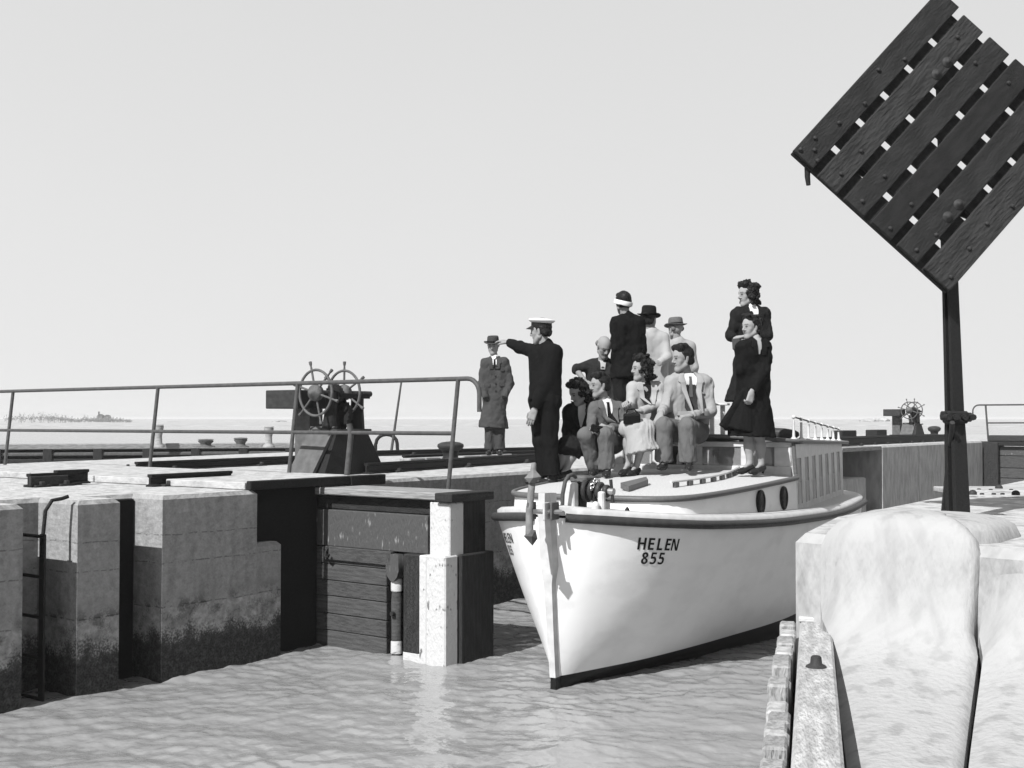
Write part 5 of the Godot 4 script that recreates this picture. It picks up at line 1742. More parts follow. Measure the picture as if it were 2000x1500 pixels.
func person(label: String, d: float, j: Dictionary, o: Dictionary) -> Node3D:
	var J := {}
	for k in j: J[k] = P(j[k][0], j[k][1], d - (j[k][2] if j[k].size() > 2 else 0.0))
	var foot: Vector3 = (J.al + J.ar) * 0.5
	foot.y = minf(J.al.y, J.ar.y) - 0.07
	var root := thing("person", label, "person", foot, o.get("group", "people on the launch"))
	var sc: float = o.get("sc", 1.0)
	var bf: Vector3 = (o.bf as Vector3).normalized()
	var n: Vector3 = J.n; var mid: Vector3 = (J.pl + J.pr) * 0.5
	var up := (n - mid).normalized()
	var lat: Vector3 = (J.sr - J.sl).normalized()
	var fw := lat.cross(up).normalized()
	if fw.dot(bf) < 0: fw = -fw
	var face_dir: Vector3 = (o.face as Vector3).normalized()
	var hx := Transform3D(look(face_dir, o.get("hup", Vector3.UP)) * Basis.from_scale(Vector3.ONE * sc * o.get("hs", 1.0)), J.h)
	var bare: bool = o.get("bare_legs", false)
	var wide: float = o.get("wide", 1.0) * sc
	var slv: float = o.get("sleeve", 1.0)
	# --- body
	var l: Array = []
	cap(l, n - up * 0.03, J.h + Vector3(0, -0.05, 0) - face_dir * 0.015, 0.058 * sc, 0.052 * sc, 0.03)
	for s in ["l", "r"]:
		var sh: Vector3 = J["s" + s]; var hip: Vector3 = J["p" + s]
		var inner := n.lerp(sh, 0.5) - up * 0.08
		cap(l, inner, hip.lerp(mid, 0.15), 0.085 * wide, 0.09 * wide, 0.06, fw, 1.2)
		cap(l, n - up * 0.03, sh, 0.035 * sc, 0.038 * sc, 0.05)
		cap(l, sh, J["e" + s], 0.040 * sc, 0.033 * sc, 0.03)
		cap(l, J["e" + s], J["w" + s], 0.036 * sc, 0.025 * sc, 0.02)
		cap(l, hip, J["k" + s], 0.070 * sc, 0.052 * sc, 0.03)
		var kn: Vector3 = J["k" + s]; var an: Vector3 = J["a" + s]
		cap(l, kn, kn.lerp(an, 0.45), 0.050 * sc, 0.052 * sc, 0.03)
		cap(l, kn.lerp(an, 0.35), an, 0.052 * sc, 0.033 * sc, 0.03)
		var fd: Vector3 = J["t" + s] - an; fd.y = 0; fd = fd.normalized()
		cap(l, an, an + fd * 0.09 + Vector3(0, -0.045, 0), 0.028 * sc, 0.020 * sc, 0.02)
	var skin := Color(1, 1, 1) * float(o.get("skin", 0.20)); skin.a = 1.0
	var leg_skin := sdf(l, 0.018)
	var parts: Array = [[leg_skin, Transform3D.IDENTITY, skin], [head_t, hx, skin]]
	for s in ["l", "r"]:
		var w: Vector3 = J["w" + s]
		var hd: Vector3 = (P(j["h" + s][0], j["h" + s][1], d - j["h" + s][2]) - w).normalized() if j.has("h" + s) else (w - J["e" + s]).normalized()
		var pal: Vector3 = o.get("palm" + s, Vector3(0, 0, -1))
		pal = (pal - hd * pal.dot(hd)).normalized()
		var x := hd.cross(pal)
		if o.get("mirror" + s, false): x = -x
		var hb := Basis(x, hd, pal) * Basis.from_scale(Vector3.ONE * sc)
		if not o.get("nohand" + s, false):
			parts.append([hands_t[o.get("curl" + s, 0)], Transform3D(hb, w + hd * 0.01), skin])
	var body := inst("body", mesh_of(parts), M.skin, root)
	# --- top garment
	var tm: Material = o.top
	l = []
	for s in ["l", "r"]:
		var sh: Vector3 = J["s" + s]; var hip: Vector3 = J["p" + s]
		var inner := n.lerp(sh, 0.56) - up * 0.07
		cap(l, inner, hip.lerp(mid, 0.1), 0.118 * wide, 0.118 * wide, 0.06, fw, 1.18)
		cap(l, n.lerp(sh, 0.2) - up * 0.015, sh, 0.052 * sc, 0.062 * sc, 0.05)
		cap(l, sh, J["e" + s], 0.066 * sc * slv, 0.056 * sc * slv, 0.035)
		var cut: float = o.get("cuff" + s, 1.12 if o.get("nohand" + s, false) else 0.95)
		cap(l, J["e" + s], (J["e" + s] as Vector3).lerp(J["w" + s], cut), 0.056 * sc * slv, 0.046 * sc * slv, 0.025, Vector3.ZERO, 1.0, true)
	cap(l, n - up * 0.05, n + up * 0.005 - fw * 0.012, 0.085 * sc, 0.068 * sc, 0.04)
	if o.has("hem"):
		var h := P(o.hem[0], o.hem[1], d - o.hem[2])
		var waist: Vector3 = mid.lerp(n, o.get("waist", 0.28))
		cap(l, waist, h, 0.125 * wide, o.hem[3], 0.06, fw, o.get("hemflat", 1.25), true)
	var gar := inst("coat" if o.has("hem") else "jacket", mesh_of([[sdf(l, 0.0145, o.get("amp", 0.015), Vector3(6, 4.5, 6)), Transform3D.IDENTITY, Color.WHITE]]), tm, root)
	# open front: shirt, tie, pullover, lapels laid on the garment's surface
	var gl := l
	var o0 := n + up * 0.02
	var vl: float = o.get("vee", 0.25)
	var vw: float = o.get("vwide", 0.055) * wide
	if o.has("shirt"):
		var shn := obj("shirt", sheet(gl, o0, up, lat, fw, [[0.0, -0.05, 0.05], [0.05, -vw, vw], [0.12, -vw * 0.8, vw * 0.8], [vl * 0.75, -vw * 0.45, vw * 0.45], [vl, -0.006, 0.006]], 0.003), o.shirt, root)
		l = []
		cap(l, n + up * 0.015 + lat * 0.035, n + up * 0.015 - lat * 0.035, 0.036 * sc, 0.036 * sc, 0.02)
		cap(l, n - up * 0.01 + fw * 0.03, n + up * 0.02 + fw * 0.02, 0.046 * sc, 0.044 * sc, 0.02)
		inst("shirt_collar", mesh_of([[sdf(l, 0.011), Transform3D.IDENTITY, Color.WHITE]]), o.shirt, shn)
	if o.has("tie"):
		obj("tie", sheet(gl, o0, up, lat, fw, [[0.035, -0.016, 0.016], [0.06, -0.012, 0.012], [0.14, -0.018, 0.018], [vl, -0.02, 0.02]], 0.009, 2), o.tie, root)
	if o.has("pull"):
		obj("pullover", sheet(gl, o0, up, lat, fw, [[0.12, -0.05, 0.05], [0.16, -0.062, 0.062], [0.24, -0.068, 0.068], [0.36, -0.066, 0.062], [0.44, -0.075, 0.068]], 0.006), o.pull, root)
	if o.get("lapel", true):
		var lm: Material = o.get("lapel_mat", tm)
		var lo2: float = o.get("open", vl)
		for s in [-1.0, 1.0]:
			var w2 := vw + 0.055
			var rows: Array = [[-0.012, s * 0.052, s * 0.085], [0.03, s * (vw - 0.004), s * w2], [0.09, s * vw * 0.92, s * (w2 + 0.012)], [0.105, s * vw * 0.90, s * (w2 - 0.008)], [0.18, s * vw * 0.72, s * w2 * 0.82], [lo2, s * 0.006 if lo2 <= 0.3 else s * 0.05, s * (0.03 if lo2 <= 0.3 else 0.062)]]
			obj("lapel", sheet(gl, o0, up, lat, fw, rows, 0.013, 4), lm, gar)
		l = []
		cap(l, n.lerp(J.sl, 0.28) - fw * 0.045 + up * 0.022, n.lerp(J.sr, 0.28) - fw * 0.045 + up * 0.022, 0.026, 0.026, 0.02)
		for s in ["l", "r"]: cap(l, n.lerp(J["s" + s], 0.30) - fw * 0.045 + up * 0.02, n.lerp(J["s" + s], 0.24) + fw * 0.045 + up * 0.005, 0.024, 0.020, 0.02)
		inst("collar", mesh_of([[sdf(l, 0.011), Transform3D.IDENTITY, Color.WHITE]]), lm, gar)
	if o.get("lapel", true) and not o.get("skirt", false):
		for sd in [-1.0, 1.0]:
			obj("pocket_flap", sheet(gl, o0, up, lat, fw, [[0.40, sd * 0.075, sd * 0.145], [0.445, sd * 0.072, sd * 0.148]], 0.010, 3), tm, gar)
		obj("breast_pocket", sheet(gl, o0, up, lat, fw, [[0.20, 0.085, 0.145], [0.218, 0.085, 0.145]], 0.009, 3), tm, gar)
	if o.get("buttons", 0) > 0:
		for i in o.buttons:
			var bp := skinpt(gl, o0 - up * (vl + 0.05 + i * 0.11) + lat * 0.012, fw, 0.004)
			var bs := nb()
			lathe(bs, Transform3D(Basis(lat, fw, lat.cross(fw)), bp), [[0.013, -0.006], [0.013, 0.002], [0.008, 0.005], [0.001, 0.005]], 8)
			obj("button", bs, M.shoe, gar)
	# --- trousers or skirt
	l = []
	if not o.get("skirt", false):
		cap(l, J.pl, J.pr, 0.115 * wide, 0.115 * wide, 0.05, fw, 1.1)
		for s in ["l", "r"]:
			cap(l, J["p" + s], J["k" + s], 0.100 * wide, 0.082 * sc, 0.04)
			var kn: Vector3 = J["k" + s]; var an: Vector3 = J["a" + s]
			cap(l, kn, kn.lerp(an, 1.0), 0.080 * sc, 0.092 * sc, 0.03, Vector3.ZERO, 1.0, true)
		inst("trousers", mesh_of([[sdf(l, 0.0145, 0.012, Vector3(8, 3.5, 8)), Transform3D.IDENTITY, Color.WHITE]]), o.bottom, root)
	else:
		cap(l, J.pl, J.pr, 0.12 * wide, 0.12 * wide, 0.05, fw, 1.05)
		if o.get("seated", false):
			for s in ["l", "r"]: cap(l, J["p" + s], J["k" + s], 0.115, 0.105, 0.06)
			var km: Vector3 = (J.kl + J.kr) * 0.5
			var sh := P(o.skirt_hem[0], o.skirt_hem[1], d - o.skirt_hem[2])
			cap(l, km, sh, 0.12, o.skirt_hem[3], 0.05, Vector3.ZERO, 1.0, true)
		else:
			var sh := P(o.skirt_hem[0], o.skirt_hem[1], d - o.skirt_hem[2])
			cap(l, mid, sh, 0.14, o.skirt_hem[3], 0.05, fw, 1.2, true)
		inst("skirt", mesh_of([[sdf(l, 0.0155, 0.016, Vector3(12, 1.5, 12)), Transform3D.IDENTITY, Color.WHITE]]), o.bottom, root)
	# --- shoes
	for s in ["l", "r"]:
		l = []
		var an: Vector3 = J["a" + s]; var to: Vector3 = J["t" + s]
		var dir := (to - an); dir.y = 0; dir = dir.normalized()
		var hi: float = 0.02 if o.get("heels", false) else 0.0
		var fl := an.y - 0.052
		var heel := Vector3(an.x, fl, an.z) - dir * 0.03
		var ball := Vector3(an.x, fl - hi * 1.2, an.z) + dir * 0.13
		cap(l, heel + Vector3(0, 0.01, 0), ball, 0.036, 0.040, 0.02, Vector3.UP, 1.2)
		cap(l, ball, ball + dir * 0.06 - Vector3(0, 0.006, 0), 0.038, 0.028, 0.02, Vector3.UP, 1.35)
		if not o.get("heels", false): cap(l, an, heel + dir * 0.05, 0.040, 0.034, 0.02)
		else: cap(l, heel, heel - Vector3(0, 0.05, 0), 0.020, 0.012, 0.012, Vector3.ZERO, 1.0, true)
		inst("shoe", mesh_of([[sdf(l, 0.010), Transform3D.IDENTITY, Color.WHITE]]), o.get("shoes", M.shoe), root)
	# --- hair
	var hk: String = o.get("hair", "short")
	l = []
	var hm: Material = o.get("hairm", M.hair)
	if hk != "none":
		cap(l, Vector3(0, 0.050, -0.040), Vector3(0, 0.062, -0.012), 0.086, 0.080, 0.02, Vector3.RIGHT, 1.10)
		cap(l, Vector3(-0.042, 0.094, 0.046), Vector3(0.042, 0.094, 0.046), 0.028, 0.028, 0.03)
		for sd in [-1.0, 1.0]: cap(l, Vector3(sd * 0.062, 0.055, 0.018), Vector3(sd * 0.066, 0.005, 0.006), 0.018, 0.012, 0.02)
		for s in [-1.0, 1.0]:
			cap(l, Vector3(s * 0.058, 0.045, -0.02), Vector3(s * 0.052, -0.02, -0.055), 0.030, 0.034, 0.03)
		cap(l, Vector3(-0.03, -0.02, -0.075), Vector3(0.03, -0.02, -0.075), 0.035, 0.035, 0.03)
		if hk == "wave":
			cap(l, Vector3(-0.05, 0.115, 0.055), Vector3(0.045, 0.125, 0.035), 0.032, 0.036, 0.02)
			cap(l, Vector3(-0.03, 0.125, 0.0), Vector3(0.03, 0.125, -0.02), 0.035, 0.035, 0.02)
		if hk == "curly":
			cap(l, Vector3(0, 0.05, -0.05), Vector3(0, -0.075, -0.065), 0.088, 0.066, 0.03)
			cap(l, Vector3(-0.06, 0.0, -0.03), Vector3(-0.065, -0.075, -0.03), 0.034, 0.030, 0.03)
			cap(l, Vector3(0.06, 0.0, -0.03), Vector3(0.065, -0.075, -0.03), 0.034, 0.030, 0.03)
			cap(l, Vector3(-0.05, 0.125, 0.055), Vector3(0.05, 0.125, 0.05), 0.036, 0.036, 0.03)
			var rg := RandomNumberGenerator.new()
			rg.seed = hash(label)
			for i in 30:
				var a := rg.randf_range(0.25, 1.75) * PI
				var y := rg.randf_range(-0.12, 0.10)
				var rr := 0.096 + rg.randf_range(-0.010, 0.024)
				if y < -0.05 and absf(a - PI) > 2.0: y = -0.02
				var c := Vector3(sin(a) * rr, y, cos(a) * rr - 0.02)
				cap(l, c, c + Vector3(rg.randf_range(-0.02, 0.02), -0.015, rg.randf_range(-0.02, 0.02)), 0.026, 0.020, 0.022)
			for i in 12:
				var c := Vector3(rg.randf_range(-0.065, 0.065), 0.12 + rg.randf_range(-0.01, 0.04), rg.randf_range(-0.07, 0.075))
				cap(l, c, c + Vector3(rg.randf_range(-0.03, 0.03), 0.0, rg.randf_range(-0.02, 0.02)), 0.026, 0.022, 0.012)
		if hk == "set":
			var rg := RandomNumberGenerator.new()
			rg.seed = hash(label)
			for i in 26:
				var a := rg.randf_range(0.3, 1.7) * PI
				var y := rg.randf_range(-0.06, 0.09)
				var rr := 0.086 + rg.randf_range(-0.008, 0.012)
				var c := Vector3(sin(a) * rr, y, cos(a) * rr - 0.02)
				cap(l, c, c + Vector3(0, -0.012, 0), 0.020, 0.016, 0.010)
			for i in 12:
				var c := Vector3(rg.randf_range(-0.06, 0.06), 0.115 + rg.randf_range(-0.005, 0.02), rg.randf_range(-0.05, 0.065))
				cap(l, c, c + Vector3(0.02, 0.0, 0.01), 0.022, 0.018, 0.010)
		if hk == "fringe":
			l = []
			cap(l, Vector3(-0.055, 0.02, -0.05), Vector3(0.055, 0.02, -0.05), 0.040, 0.040, 0.02)
		inst("hair", mesh_of([[sdf(l, 0.0095, 0.016 if hk == "curly" else 0.006, Vector3(60, 60, 60) if hk == "curly" else Vector3(70, 16, 30)), hx, Color.WHITE]]), hm, root)
	# --- hats
	if o.has("hat"):
		var hat := inst("hat", hat_mesh(hx, o.get("crown", 0.105)), o.hat, root)
		var bd := nb()
		lathe(bd, hx * Transform3D(Basis.from_euler(Vector3(0.06, 0, 0)), Vector3(0, 0.062, -0.008)), [[0.099, 0.0], [0.101, 0.002], [0.0995, 0.030], [0.097, 0.032]], 24, 0.92, 1.08)
		obj("hat_band", bd, o.band, hat)
	return root
func hat_mesh(hx: Transform3D, crown: float) -> ArrayMesh:
	var st := nb()
	var xf := hx * Transform3D(Basis.from_euler(Vector3(0.06, 0, 0)), Vector3(0, 0.055, -0.008))
	var rings: Array = []
	for q in [[0.092, -0.004, 0], [0.148, 0.004, 1], [0.152, 0.008, 1], [0.149, 0.012, 1], [0.098, 0.010, 0], [0.096, 0.05, 0], [0.092, crown * 0.85, 0], [0.080, crown * 1.02, 0], [0.060, crown * 1.05, 2], [0.03, crown * 0.98, 2], [0.002, crown * 0.93, 2]]:
		var ring := PackedVector3Array()
		for i in 28:
			var a := TAU * i / 28
			var y: float = q[1]
			if q[2] == 1: y += 0.016 * pow(absf(cos(a)), 2.0) - 0.012 * maxf(sin(a), 0.0)
			if q[2] == 2: y -= 0.018 * (1.0 - absf(cos(a)))
			ring.append(xf * Vector3(cos(a) * q[0] * 0.92, y, sin(a) * q[0] * 1.08))
		rings.append(ring)
	loft(st, rings, true, false)
	return st.commit()

func extra(root: Node, called: String, prims: Array, cell: float, m: Material) -> void:
	inst(called, mesh_of([[sdf(prims, cell), Transform3D.IDENTITY, Color.WHITE]]), m, root)

func build_people() -> void:
	make_head(); make_hands()
	M.hair = mat(0.010, 0.55, T.fine, Vector3.ONE * 8.0)
	M.hair_grey = mat(0.12, 0.7, T.fine, Vector3.ONE * 8.0)
	M.shoe = mat(0.015, 0.35)
	M.shirtw = mat(0.50, 0.85)
	var dark := cloth(0.0085); var dark2 := cloth(0.013); var midg := cloth(0.10, true); var pale := cloth(0.27); var tweed := cloth(0.27, true)
	# man in the overcoat on the quay
	var p := person("man in a dark overcoat and hat standing on the quay, hands in pockets", 18.5,
		{"h": [963, 677], "n": [966, 700], "sl": [948, 709], "sr": [986, 708], "el": [942, 748, 0.02], "er": [996, 748, 0.02], "wl": [948, 776, 0.12], "wr": [986, 774, 0.12], "pl": [957, 780], "pr": [977, 780], "kl": [957, 835, 0.03], "kr": [976, 835, 0.02], "al": [957, 878], "ar": [975, 878], "tl": [952, 886, 0.22], "tr": [977, 886, 0.22]},
		{"bf": Vector3(0, 0, 1), "face": Vector3(-0.15, -0.1, 1), "top": cloth(0.05, true), "bottom": cloth(0.05), "hem": [963, 836, 0.0, 0.235], "hat": cloth(0.045), "band": dark, "hair": "fringe", "hairm": M.hair_grey, "shirt": M.shirtw, "vee": 0.13, "vwide": 0.035, "tie": dark, "buttons": 4, "sleeve": 1.2, "group": "people on the quay", "wide": 1.02, "nohandl": true, "nohandr": true})
	# officer pointing
	p = person("man in dark naval uniform and white-topped cap pointing with outstretched arm", 12.45,
		{"h": [1056, 648], "n": [1066, 673], "sl": [1046, 687, -0.12], "sr": [1084, 688, 0.10], "el": [1014, 678, -0.34], "wl": [994, 669, -0.52], "hl": [972, 664, -0.62], "er": [1066, 748, 0.14], "wr": [1044, 800, 0.12], "hr": [1036, 822, 0.12], "pl": [1055, 780, -0.05], "pr": [1075, 780, 0.06], "kl": [1056, 862, -0.06], "kr": [1074, 862, 0.04], "al": [1066, 930, -0.06], "ar": [1078, 931, 0.05], "tl": [1046, 938, -0.04], "tr": [1056, 939, 0.06]},
		{"bf": Vector3(-0.8, 0, -0.5), "face": Vector3(-0.85, -0.08, -0.35), "top": dark, "bottom": dark, "hem": [1064, 782, 0.0, 0.165], "lapel": false, "hair": "short", "wide": 1.08, "sleeve": 1.15, "hemflat": 1.05, "palml": Vector3(0.2, -1, 0), "palmr": Vector3(0.2, 0, -1), "mirrorr": true, "curlr": 0, "amp": 0.008})
	officer_cap(p, P(1056, 648, 12.45), Vector3(-0.85, -0.02, -0.35))
	# dark haired woman bent forward
	p = person("curly-haired woman in a dark coat sitting bent forward at the cabin's far corner", 12.95,
		{"h": [1130, 768, 0.12], "n": [1133, 790, 0.04], "sl": [1112, 800, 0.05], "sr": [1152, 800, 0.0], "el": [1106, 842, 0.08], "er": [1148, 845, 0.12], "wl": [1117, 862, 0.30], "hl": [1121, 858, 0.42], "wr": [1128, 858, 0.30], "pl": [1116, 868], "pr": [1138, 868], "kl": [1106, 872, 0.36], "kr": [1124, 872, 0.38], "al": [1094, 912, 0.30], "ar": [1108, 914, 0.34], "tl": [1082, 924, 0.36], "tr": [1096, 926, 0.42]},
		{"bf": Vector3(-0.45, 0, 0.9), "face": Vector3(-0.75, -0.4, 0.5), "top": dark, "bottom": dark2, "skirt": true, "seated": true, "skirt_hem": [1112, 884, 0.40, 0.13], "bare_legs": true, "heels": true, "hair": "curly", "shirt": M.shirtw, "lapel_mat": dark2, "palml": Vector3(0, -1, 0), "skin": 0.22, "wide": 0.92, "sc": 0.97})
	# young man
	p = person("young man in a grey suit and tie, seated, holding a small camera", 12.8,
		{"h": [1172, 754, 0.05], "n": [1180, 783], "sl": [1160, 797, 0.06], "sr": [1210, 797, -0.04], "el": [1154, 838, 0.16], "wl": [1152, 840, 0.34], "hl": [1158, 836, 0.44], "er": [1222, 832, 0.08], "wr": [1190, 836, 0.34], "hr": [1176, 830, 0.42], "pl": [1172, 866], "pr": [1200, 866], "kl": [1143, 850, 0.40], "kr": [1182, 848, 0.44], "al": [1162, 912, 0.22], "ar": [1186, 915, 0.36], "tl": [1158, 926, 0.36], "tr": [1184, 928, 0.52]},
		{"bf": Vector3(-0.25, 0, 1), "face": Vector3(-0.95, -0.05, 0.35), "top": midg, "bottom": cloth(0.11, true), "hair": "wave", "shirt": M.shirtw, "tie": dark, "palml": Vector3(0.6, -0.8, 0), "palmr": Vector3(-0.5, -0.8, 0), "curll": 1, "curlr": 1, "mirrorr": true, "wide": 0.98, "sc": 0.98, "buttons": 2, "amp": 0.015})
	var cm := nb()
	cbox(cm, frame(Vector3(1, -0.25, 0.1), Vector3.UP, P(1166, 838, 12.36)), Vector3(0.13, 0.08, 0.06), 0.012)
	tube(cm, [P(1166, 838, 12.34), P(1164, 839, 12.27)], 0.026, 12)
	held("small_camera", "small dark folding camera held by the seated young man", "camera", P(1166, 842, 12.36), [["camera_body", cm, dark]])
	# woman in the light coat
	p = person("woman in a light coat and skirt with dark wavy hair, seated between two men", 12.95,
		{"h": [1253, 722, 0.06], "n": [1257, 748], "sl": [1236, 757, 0.06], "sr": [1287, 757, -0.02], "el": [1231, 795, 0.14], "wl": [1228, 792, 0.34], "hl": [1222, 788, 0.40], "er": [1290, 792, 0.06], "wr": [1250, 803, 0.30], "hr": [1232, 802, 0.36], "pl": [1245, 846], "pr": [1275, 846], "kl": [1228, 838, 0.42], "kr": [1262, 838, 0.46], "al": [1226, 908, 0.40], "ar": [1243, 910, 0.36], "tl": [1216, 924, 0.52], "tr": [1230, 926, 0.48]},
		{"bf": Vector3(-0.25, 0, 1), "face": Vector3(-0.95, 0.0, 0.3), "top": pale, "bottom": cloth(0.25), "skirt": true, "seated": true, "skirt_hem": [1255, 884, 0.46, 0.19], "bare_legs": true, "heels": true, "hair": "curly", "shirt": dark2, "lapel_mat": pale, "palml": Vector3(0.5, -0.8, 0), "palmr": Vector3(-0.3, -0.9, 0), "mirrorr": true, "curll": 1, "skin": 0.22, "wide": 0.93, "sc": 0.98, "amp": 0.007})
	var hb := nb()
	cbox(hb, frame(Vector3(1, 0.04, 0), Vector3(0, 0.9, 0.4), P(1234, 818, 12.42)), Vector3(0.17, 0.11, 0.05), 0.014)
	var hs := nb()
	tube(hs, [P(1222, 809, 12.44), P(1226, 800, 12.46), P(1238, 799, 12.46), P(1246, 807, 12.44)], 0.008, 6)
	held("handbag", "dark flat handbag on the lap of the woman in the light coat", "handbag", P(1234, 828, 12.42), [["bag_body", hb, dark2], ["bag_handle", hs, dark]])
	# big man in tweed
	p = person("large man in a pale tweed jacket and dark pullover seated on the cabin edge", 12.95,
		{"h": [1333, 702, 0.06], "n": [1341, 733], "sl": [1311, 747, 0.06], "sr": [1381, 748, -0.03], "el": [1300, 797, 0.14], "wl": [1290, 808, 0.40], "hl": [1284, 822, 0.46], "er": [1388, 806, 0.08], "wr": [1348, 812, 0.36], "hr": [1336, 814, 0.42], "pl": [1324, 842], "pr": [1360, 842], "kl": [1296, 832, 0.46], "kr": [1342, 832, 0.48], "al": [1297, 902, 0.42], "ar": [1344, 902, 0.42], "tl": [1288, 918, 0.58], "tr": [1346, 918, 0.60]},
		{"bf": Vector3(-0.2, 0, 1), "face": Vector3(-0.92, -0.05, 0.4), "top": tweed, "bottom": cloth(0.115, true), "hair": "wave", "shirt": M.shirtw, "vwide": 0.06, "open": 0.42, "tie": midg, "pull": cloth(0.030), "palml": Vector3(0, -1, 0.1), "palmr": Vector3(-0.2, -0.9, 0), "mirrorr": true, "curlr": 1, "wide": 1.12, "sc": 1.1, "amp": 0.014})
	# man in the dark pullover, bent, hand on hip
	p = person("balding man in a dark open-necked pullover, leaning with hand on hip", 14.0,
		{"h": [1180, 678, 0.10], "n": [1178, 705], "sl": [1154, 713, 0.0], "sr": [1204, 716, 0.02], "el": [1125, 722, 0.05], "wl": [1146, 748, 0.12], "hl": [1156, 756, 0.14], "er": [1206, 756, 0.05], "wr": [1198, 785, 0.14], "pl": [1164, 784], "pr": [1186, 784], "kl": [1162, 860], "kr": [1186, 860], "al": [1164, 930], "ar": [1184, 930], "tl": [1162, 938, 0.2], "tr": [1186, 938, 0.2]},
		{"bf": Vector3(0.1, 0, 1), "face": Vector3(0.25, -0.55, 0.8), "top": cloth(0.022), "bottom": dark, "lapel": false, "hair": "fringe", "hairm": M.hair_grey, "cuffl": 0.12, "shirt": cloth(0.30), "vee": 0.12, "vwide": 0.03, "skin": 0.20, "palml": Vector3(0.3, 0, -1), "wide": 1.0})
	# standing man seen from behind, dark suit
	p = person("man in a dark suit seen from behind with a pale bandage round his head", 13.75,
		{"h": [1217, 592], "n": [1224, 617], "sl": [1205, 630, 0.05], "sr": [1249, 630, -0.02], "el": [1203, 680, 0.08], "wl": [1200, 722, 0.02], "er": [1254, 682, 0.0], "wr": [1250, 722, -0.1], "pl": [1214, 732], "pr": [1240, 732], "kl": [1213, 800], "kr": [1239, 800], "al": [1213, 852], "ar": [1238, 852], "tl": [1211, 862, -0.2], "tr": [1240, 862, -0.2]},
		{"bf": Vector3(-0.15, 0, -1), "face": Vector3(-0.3, 0, -1), "top": dark, "bottom": cloth(0.014), "hem": [1226, 738, 0.0, 0.19], "lapel": false, "hair": "short", "wide": 1.08, "nohandl": true, "nohandr": true, "hemflat": 1.15})
	var bn := nb()
	lathe(bn, Transform3D(look(Vector3(-0.3, 0, -1)) * Basis.from_euler(Vector3(-0.2, 0, 0.15)), P(1217, 592, 13.75)), [[0.104, -0.022], [0.112, -0.015], [0.112, 0.022], [0.104, 0.03]], 24, 0.93, 1.12)
	obj("bandage", bn, M.shirtw, p)
	# two hatted men in light coats
	p = person("man in a light coat and dark broad-brimmed hat seen from behind", 14.9,
		{"h": [1268, 626], "n": [1273, 648], "sl": [1256, 658, 0.04], "sr": [1296, 660], "el": [1258, 700, 0.05], "wl": [1262, 730, -0.1], "er": [1304, 698, 0.12], "wr": [1288, 708, 0.22], "pl": [1264, 748], "pr": [1288, 748], "kl": [1264, 805], "kr": [1288, 805], "al": [1264, 852], "ar": [1288, 852], "tl": [1260, 860, -0.2], "tr": [1290, 860, -0.2]},
		{"bf": Vector3(0.25, 0, -1), "face": Vector3(0.55, 0, -0.8), "top": pale, "bottom": midg, "hem": [1278, 780, 0.0, 0.21], "lapel": false, "hair": "short", "hat": cloth(0.012), "band": dark, "wide": 1.02, "nohandl": true, "nohandr": true, "crown": 0.12, "amp": 0.005})
	p = person("man in a light jacket and pale felt hat with its brim turned, seen from behind", 15.6,
		{"h": [1319, 645], "n": [1325, 667], "sl": [1308, 676, 0.05], "sr": [1348, 677, -0.03], "el": [1304, 706, 0.12], "wl": [1292, 700, 0.20], "er": [1356, 718], "wr": [1352, 750, -0.1], "pl": [1316, 762], "pr": [1340, 762], "kl": [1316, 815], "kr": [1340, 815], "al": [1316, 852], "ar": [1340, 852], "tl": [1312, 860, -0.2], "tr": [1342, 860, -0.2]},
		{"bf": Vector3(-0.2, 0, -1), "face": Vector3(-0.45, 0, -0.9), "top": cloth(0.25), "bottom": midg, "hem": [1330, 790, 0.0, 0.22], "lapel": false, "hair": "fringe", "hairm": M.hair_grey, "hat": cloth(0.10), "band": dark2, "wide": 1.05, "nohandl": true, "nohandr": true, "amp": 0.005})
	# the two standing women
	p = person("tall curly-haired woman in a dark jacket and skirt standing on the cabin roof", 13.55,
		{"h": [1460, 577], "n": [1466, 602], "sl": [1440, 612, 0.05], "sr": [1494, 612, -0.02], "el": [1426, 657, 0.08], "wl": [1440, 660, 0.30], "hl": [1452, 657, 0.34], "er": [1500, 657, 0.05], "wr": [1474, 660, 0.28], "hr": [1458, 660, 0.34], "pl": [1454, 715], "pr": [1480, 715], "kl": [1455, 800], "kr": [1480, 800], "al": [1456, 848], "ar": [1478, 848], "tl": [1450, 858, 0.14], "tr": [1478, 858, 0.14]},
		{"bf": Vector3(-0.2, 0, 1), "face": Vector3(-0.9, -0.05, 0.35), "top": dark2, "bottom": dark, "hem": [1456, 788, 0.02, 0.24], "skirt": true, "skirt_hem": [1462, 835, 0.0, 0.18], "bare_legs": true, "heels": true, "hair": "curly", "shirt": M.shirtw, "palml": Vector3(0.3, -0.8, 0), "palmr": Vector3(-0.3, -0.8, 0), "mirrorr": true, "curll": 1, "skin": 0.22, "wide": 0.98, "sc": 1.02, "waist": 0.35})
	var bk := nb()
	cbox(bk, frame(Vector3(1, 0.06, 0.1), Vector3.UP, P(1438, 672, 13.2)), Vector3(0.085, 0.12, 0.035), 0.008)
	held("small_book", "small grey book held in the hands of the woman on the roof", "book", P(1438, 680, 13.2), [["book_cover", bk, cloth(0.06)]])
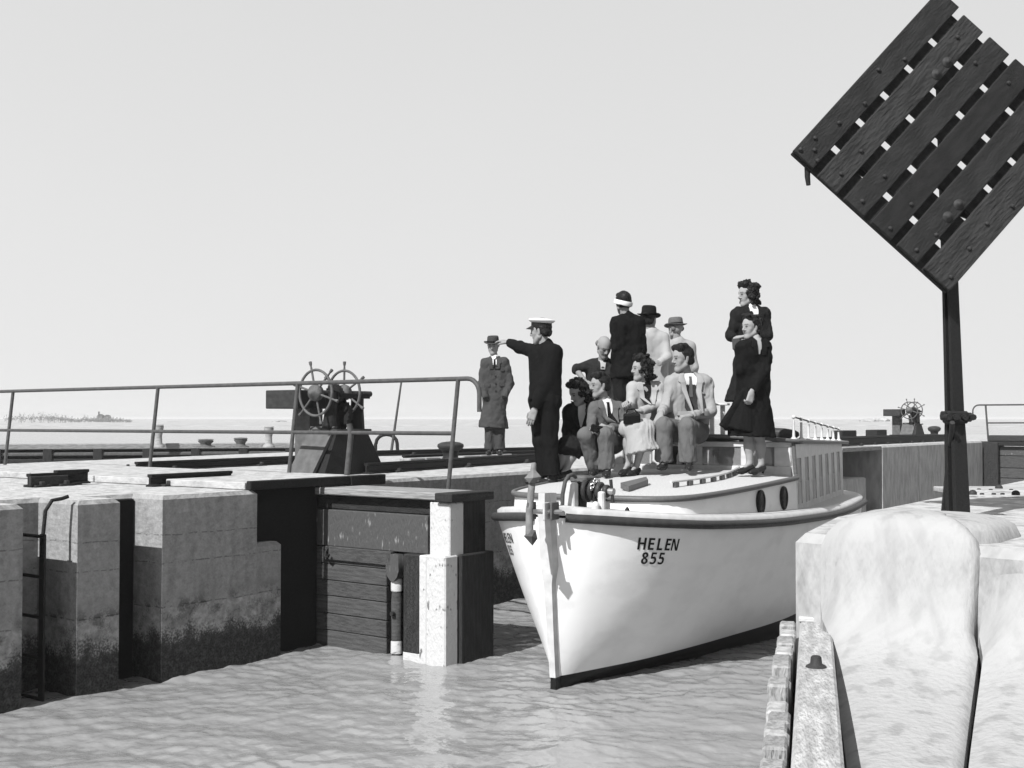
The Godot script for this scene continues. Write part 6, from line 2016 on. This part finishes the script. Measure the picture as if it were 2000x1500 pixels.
	p = person("woman in a long dark open coat and heeled shoes standing before the cabin", 12.6,
		{"h": [1467, 640], "n": [1474, 664], "sl": [1450, 678, 0.06], "sr": [1494, 677, -0.02], "el": [1447, 722, 0.08], "wl": [1452, 760, 0.0], "er": [1494, 722, 0.06], "wr": [1468, 766, 0.20], "hr": [1463, 786, 0.22], "pl": [1460, 755], "pr": [1484, 755], "kl": [1462, 850], "kr": [1484, 850], "al": [1464, 905, 0.02], "ar": [1487, 906, -0.02], "tl": [1450, 918, 0.10], "tr": [1472, 920, 0.08]},
		{"bf": Vector3(-0.55, 0, 0.8), "face": Vector3(-0.85, -0.03, 0.5), "top": dark, "bottom": dark, "hem": [1468, 853, 0.0, 0.265], "skirt": true, "skirt_hem": [1450, 846, 0.05, 0.22], "bare_legs": true, "heels": true, "hair": "set", "shirt": cloth(0.25), "vee": 0.17, "vwide": 0.028, "palmr": Vector3(-0.4, 0, -1), "curlr": 1, "nohandl": true, "skin": 0.22, "wide": 1.02, "sleeve": 1.12, "sc": 0.98, "waist": 0.3})
	var fl: Array = []
	cap(fl, P(1452, 770, 12.5), P(1418, 838, 12.5), 0.05, 0.10, 0.05, Vector3(0.5, 0, 0.8).normalized(), 2.2, true)
	extra(p, "coat_front", fl, 0.014, dark)

func held(called: String, label: String, category: String, at: Vector3, parts: Array) -> void:
	var t := thing(called, label, category, at)
	for q in parts: obj(q[0], q[1], q[2], t)

func officer_cap(root: Node, h: Vector3, f: Vector3) -> void:
	var xf := Transform3D(look(f), h) * Transform3D(Basis.from_euler(Vector3(-0.10, 0, 0)), Vector3(0, 0.075, -0.01))
	var st := nb()
	lathe(st, xf, [[0.090, -0.035], [0.095, -0.03], [0.097, 0.012], [0.094, 0.014]], 24, 0.92, 1.10)
	obj("cap_band", st, cloth(0.02), root)
	st = nb()
	lathe(st, xf, [[0.093, 0.012], [0.118, 0.026], [0.130, 0.040], [0.120, 0.052], [0.06, 0.060], [0.002, 0.062]], 24, 0.95, 1.08)
	obj("cap_crown", st, M.shirtw, root)
	st = nb()
	var rings: Array = []
	for q in [[0.094, -0.020], [0.125, -0.040], [0.150, -0.056]]:
		var ring := PackedVector3Array()
		for i in 11:
			var a := PI * (0.18 + 0.64 * i / 10.0)
			var r: float = lerpf(0.096, q[0], sin((a - PI * 0.18) / 0.64))
			ring.append(xf * Vector3(cos(a) * r * 0.92, q[1], sin(a) * r * 1.1))
		rings.append(ring)
	loft(st, rings, false, false)
	obj("cap_peak", st, M.shoe, root)
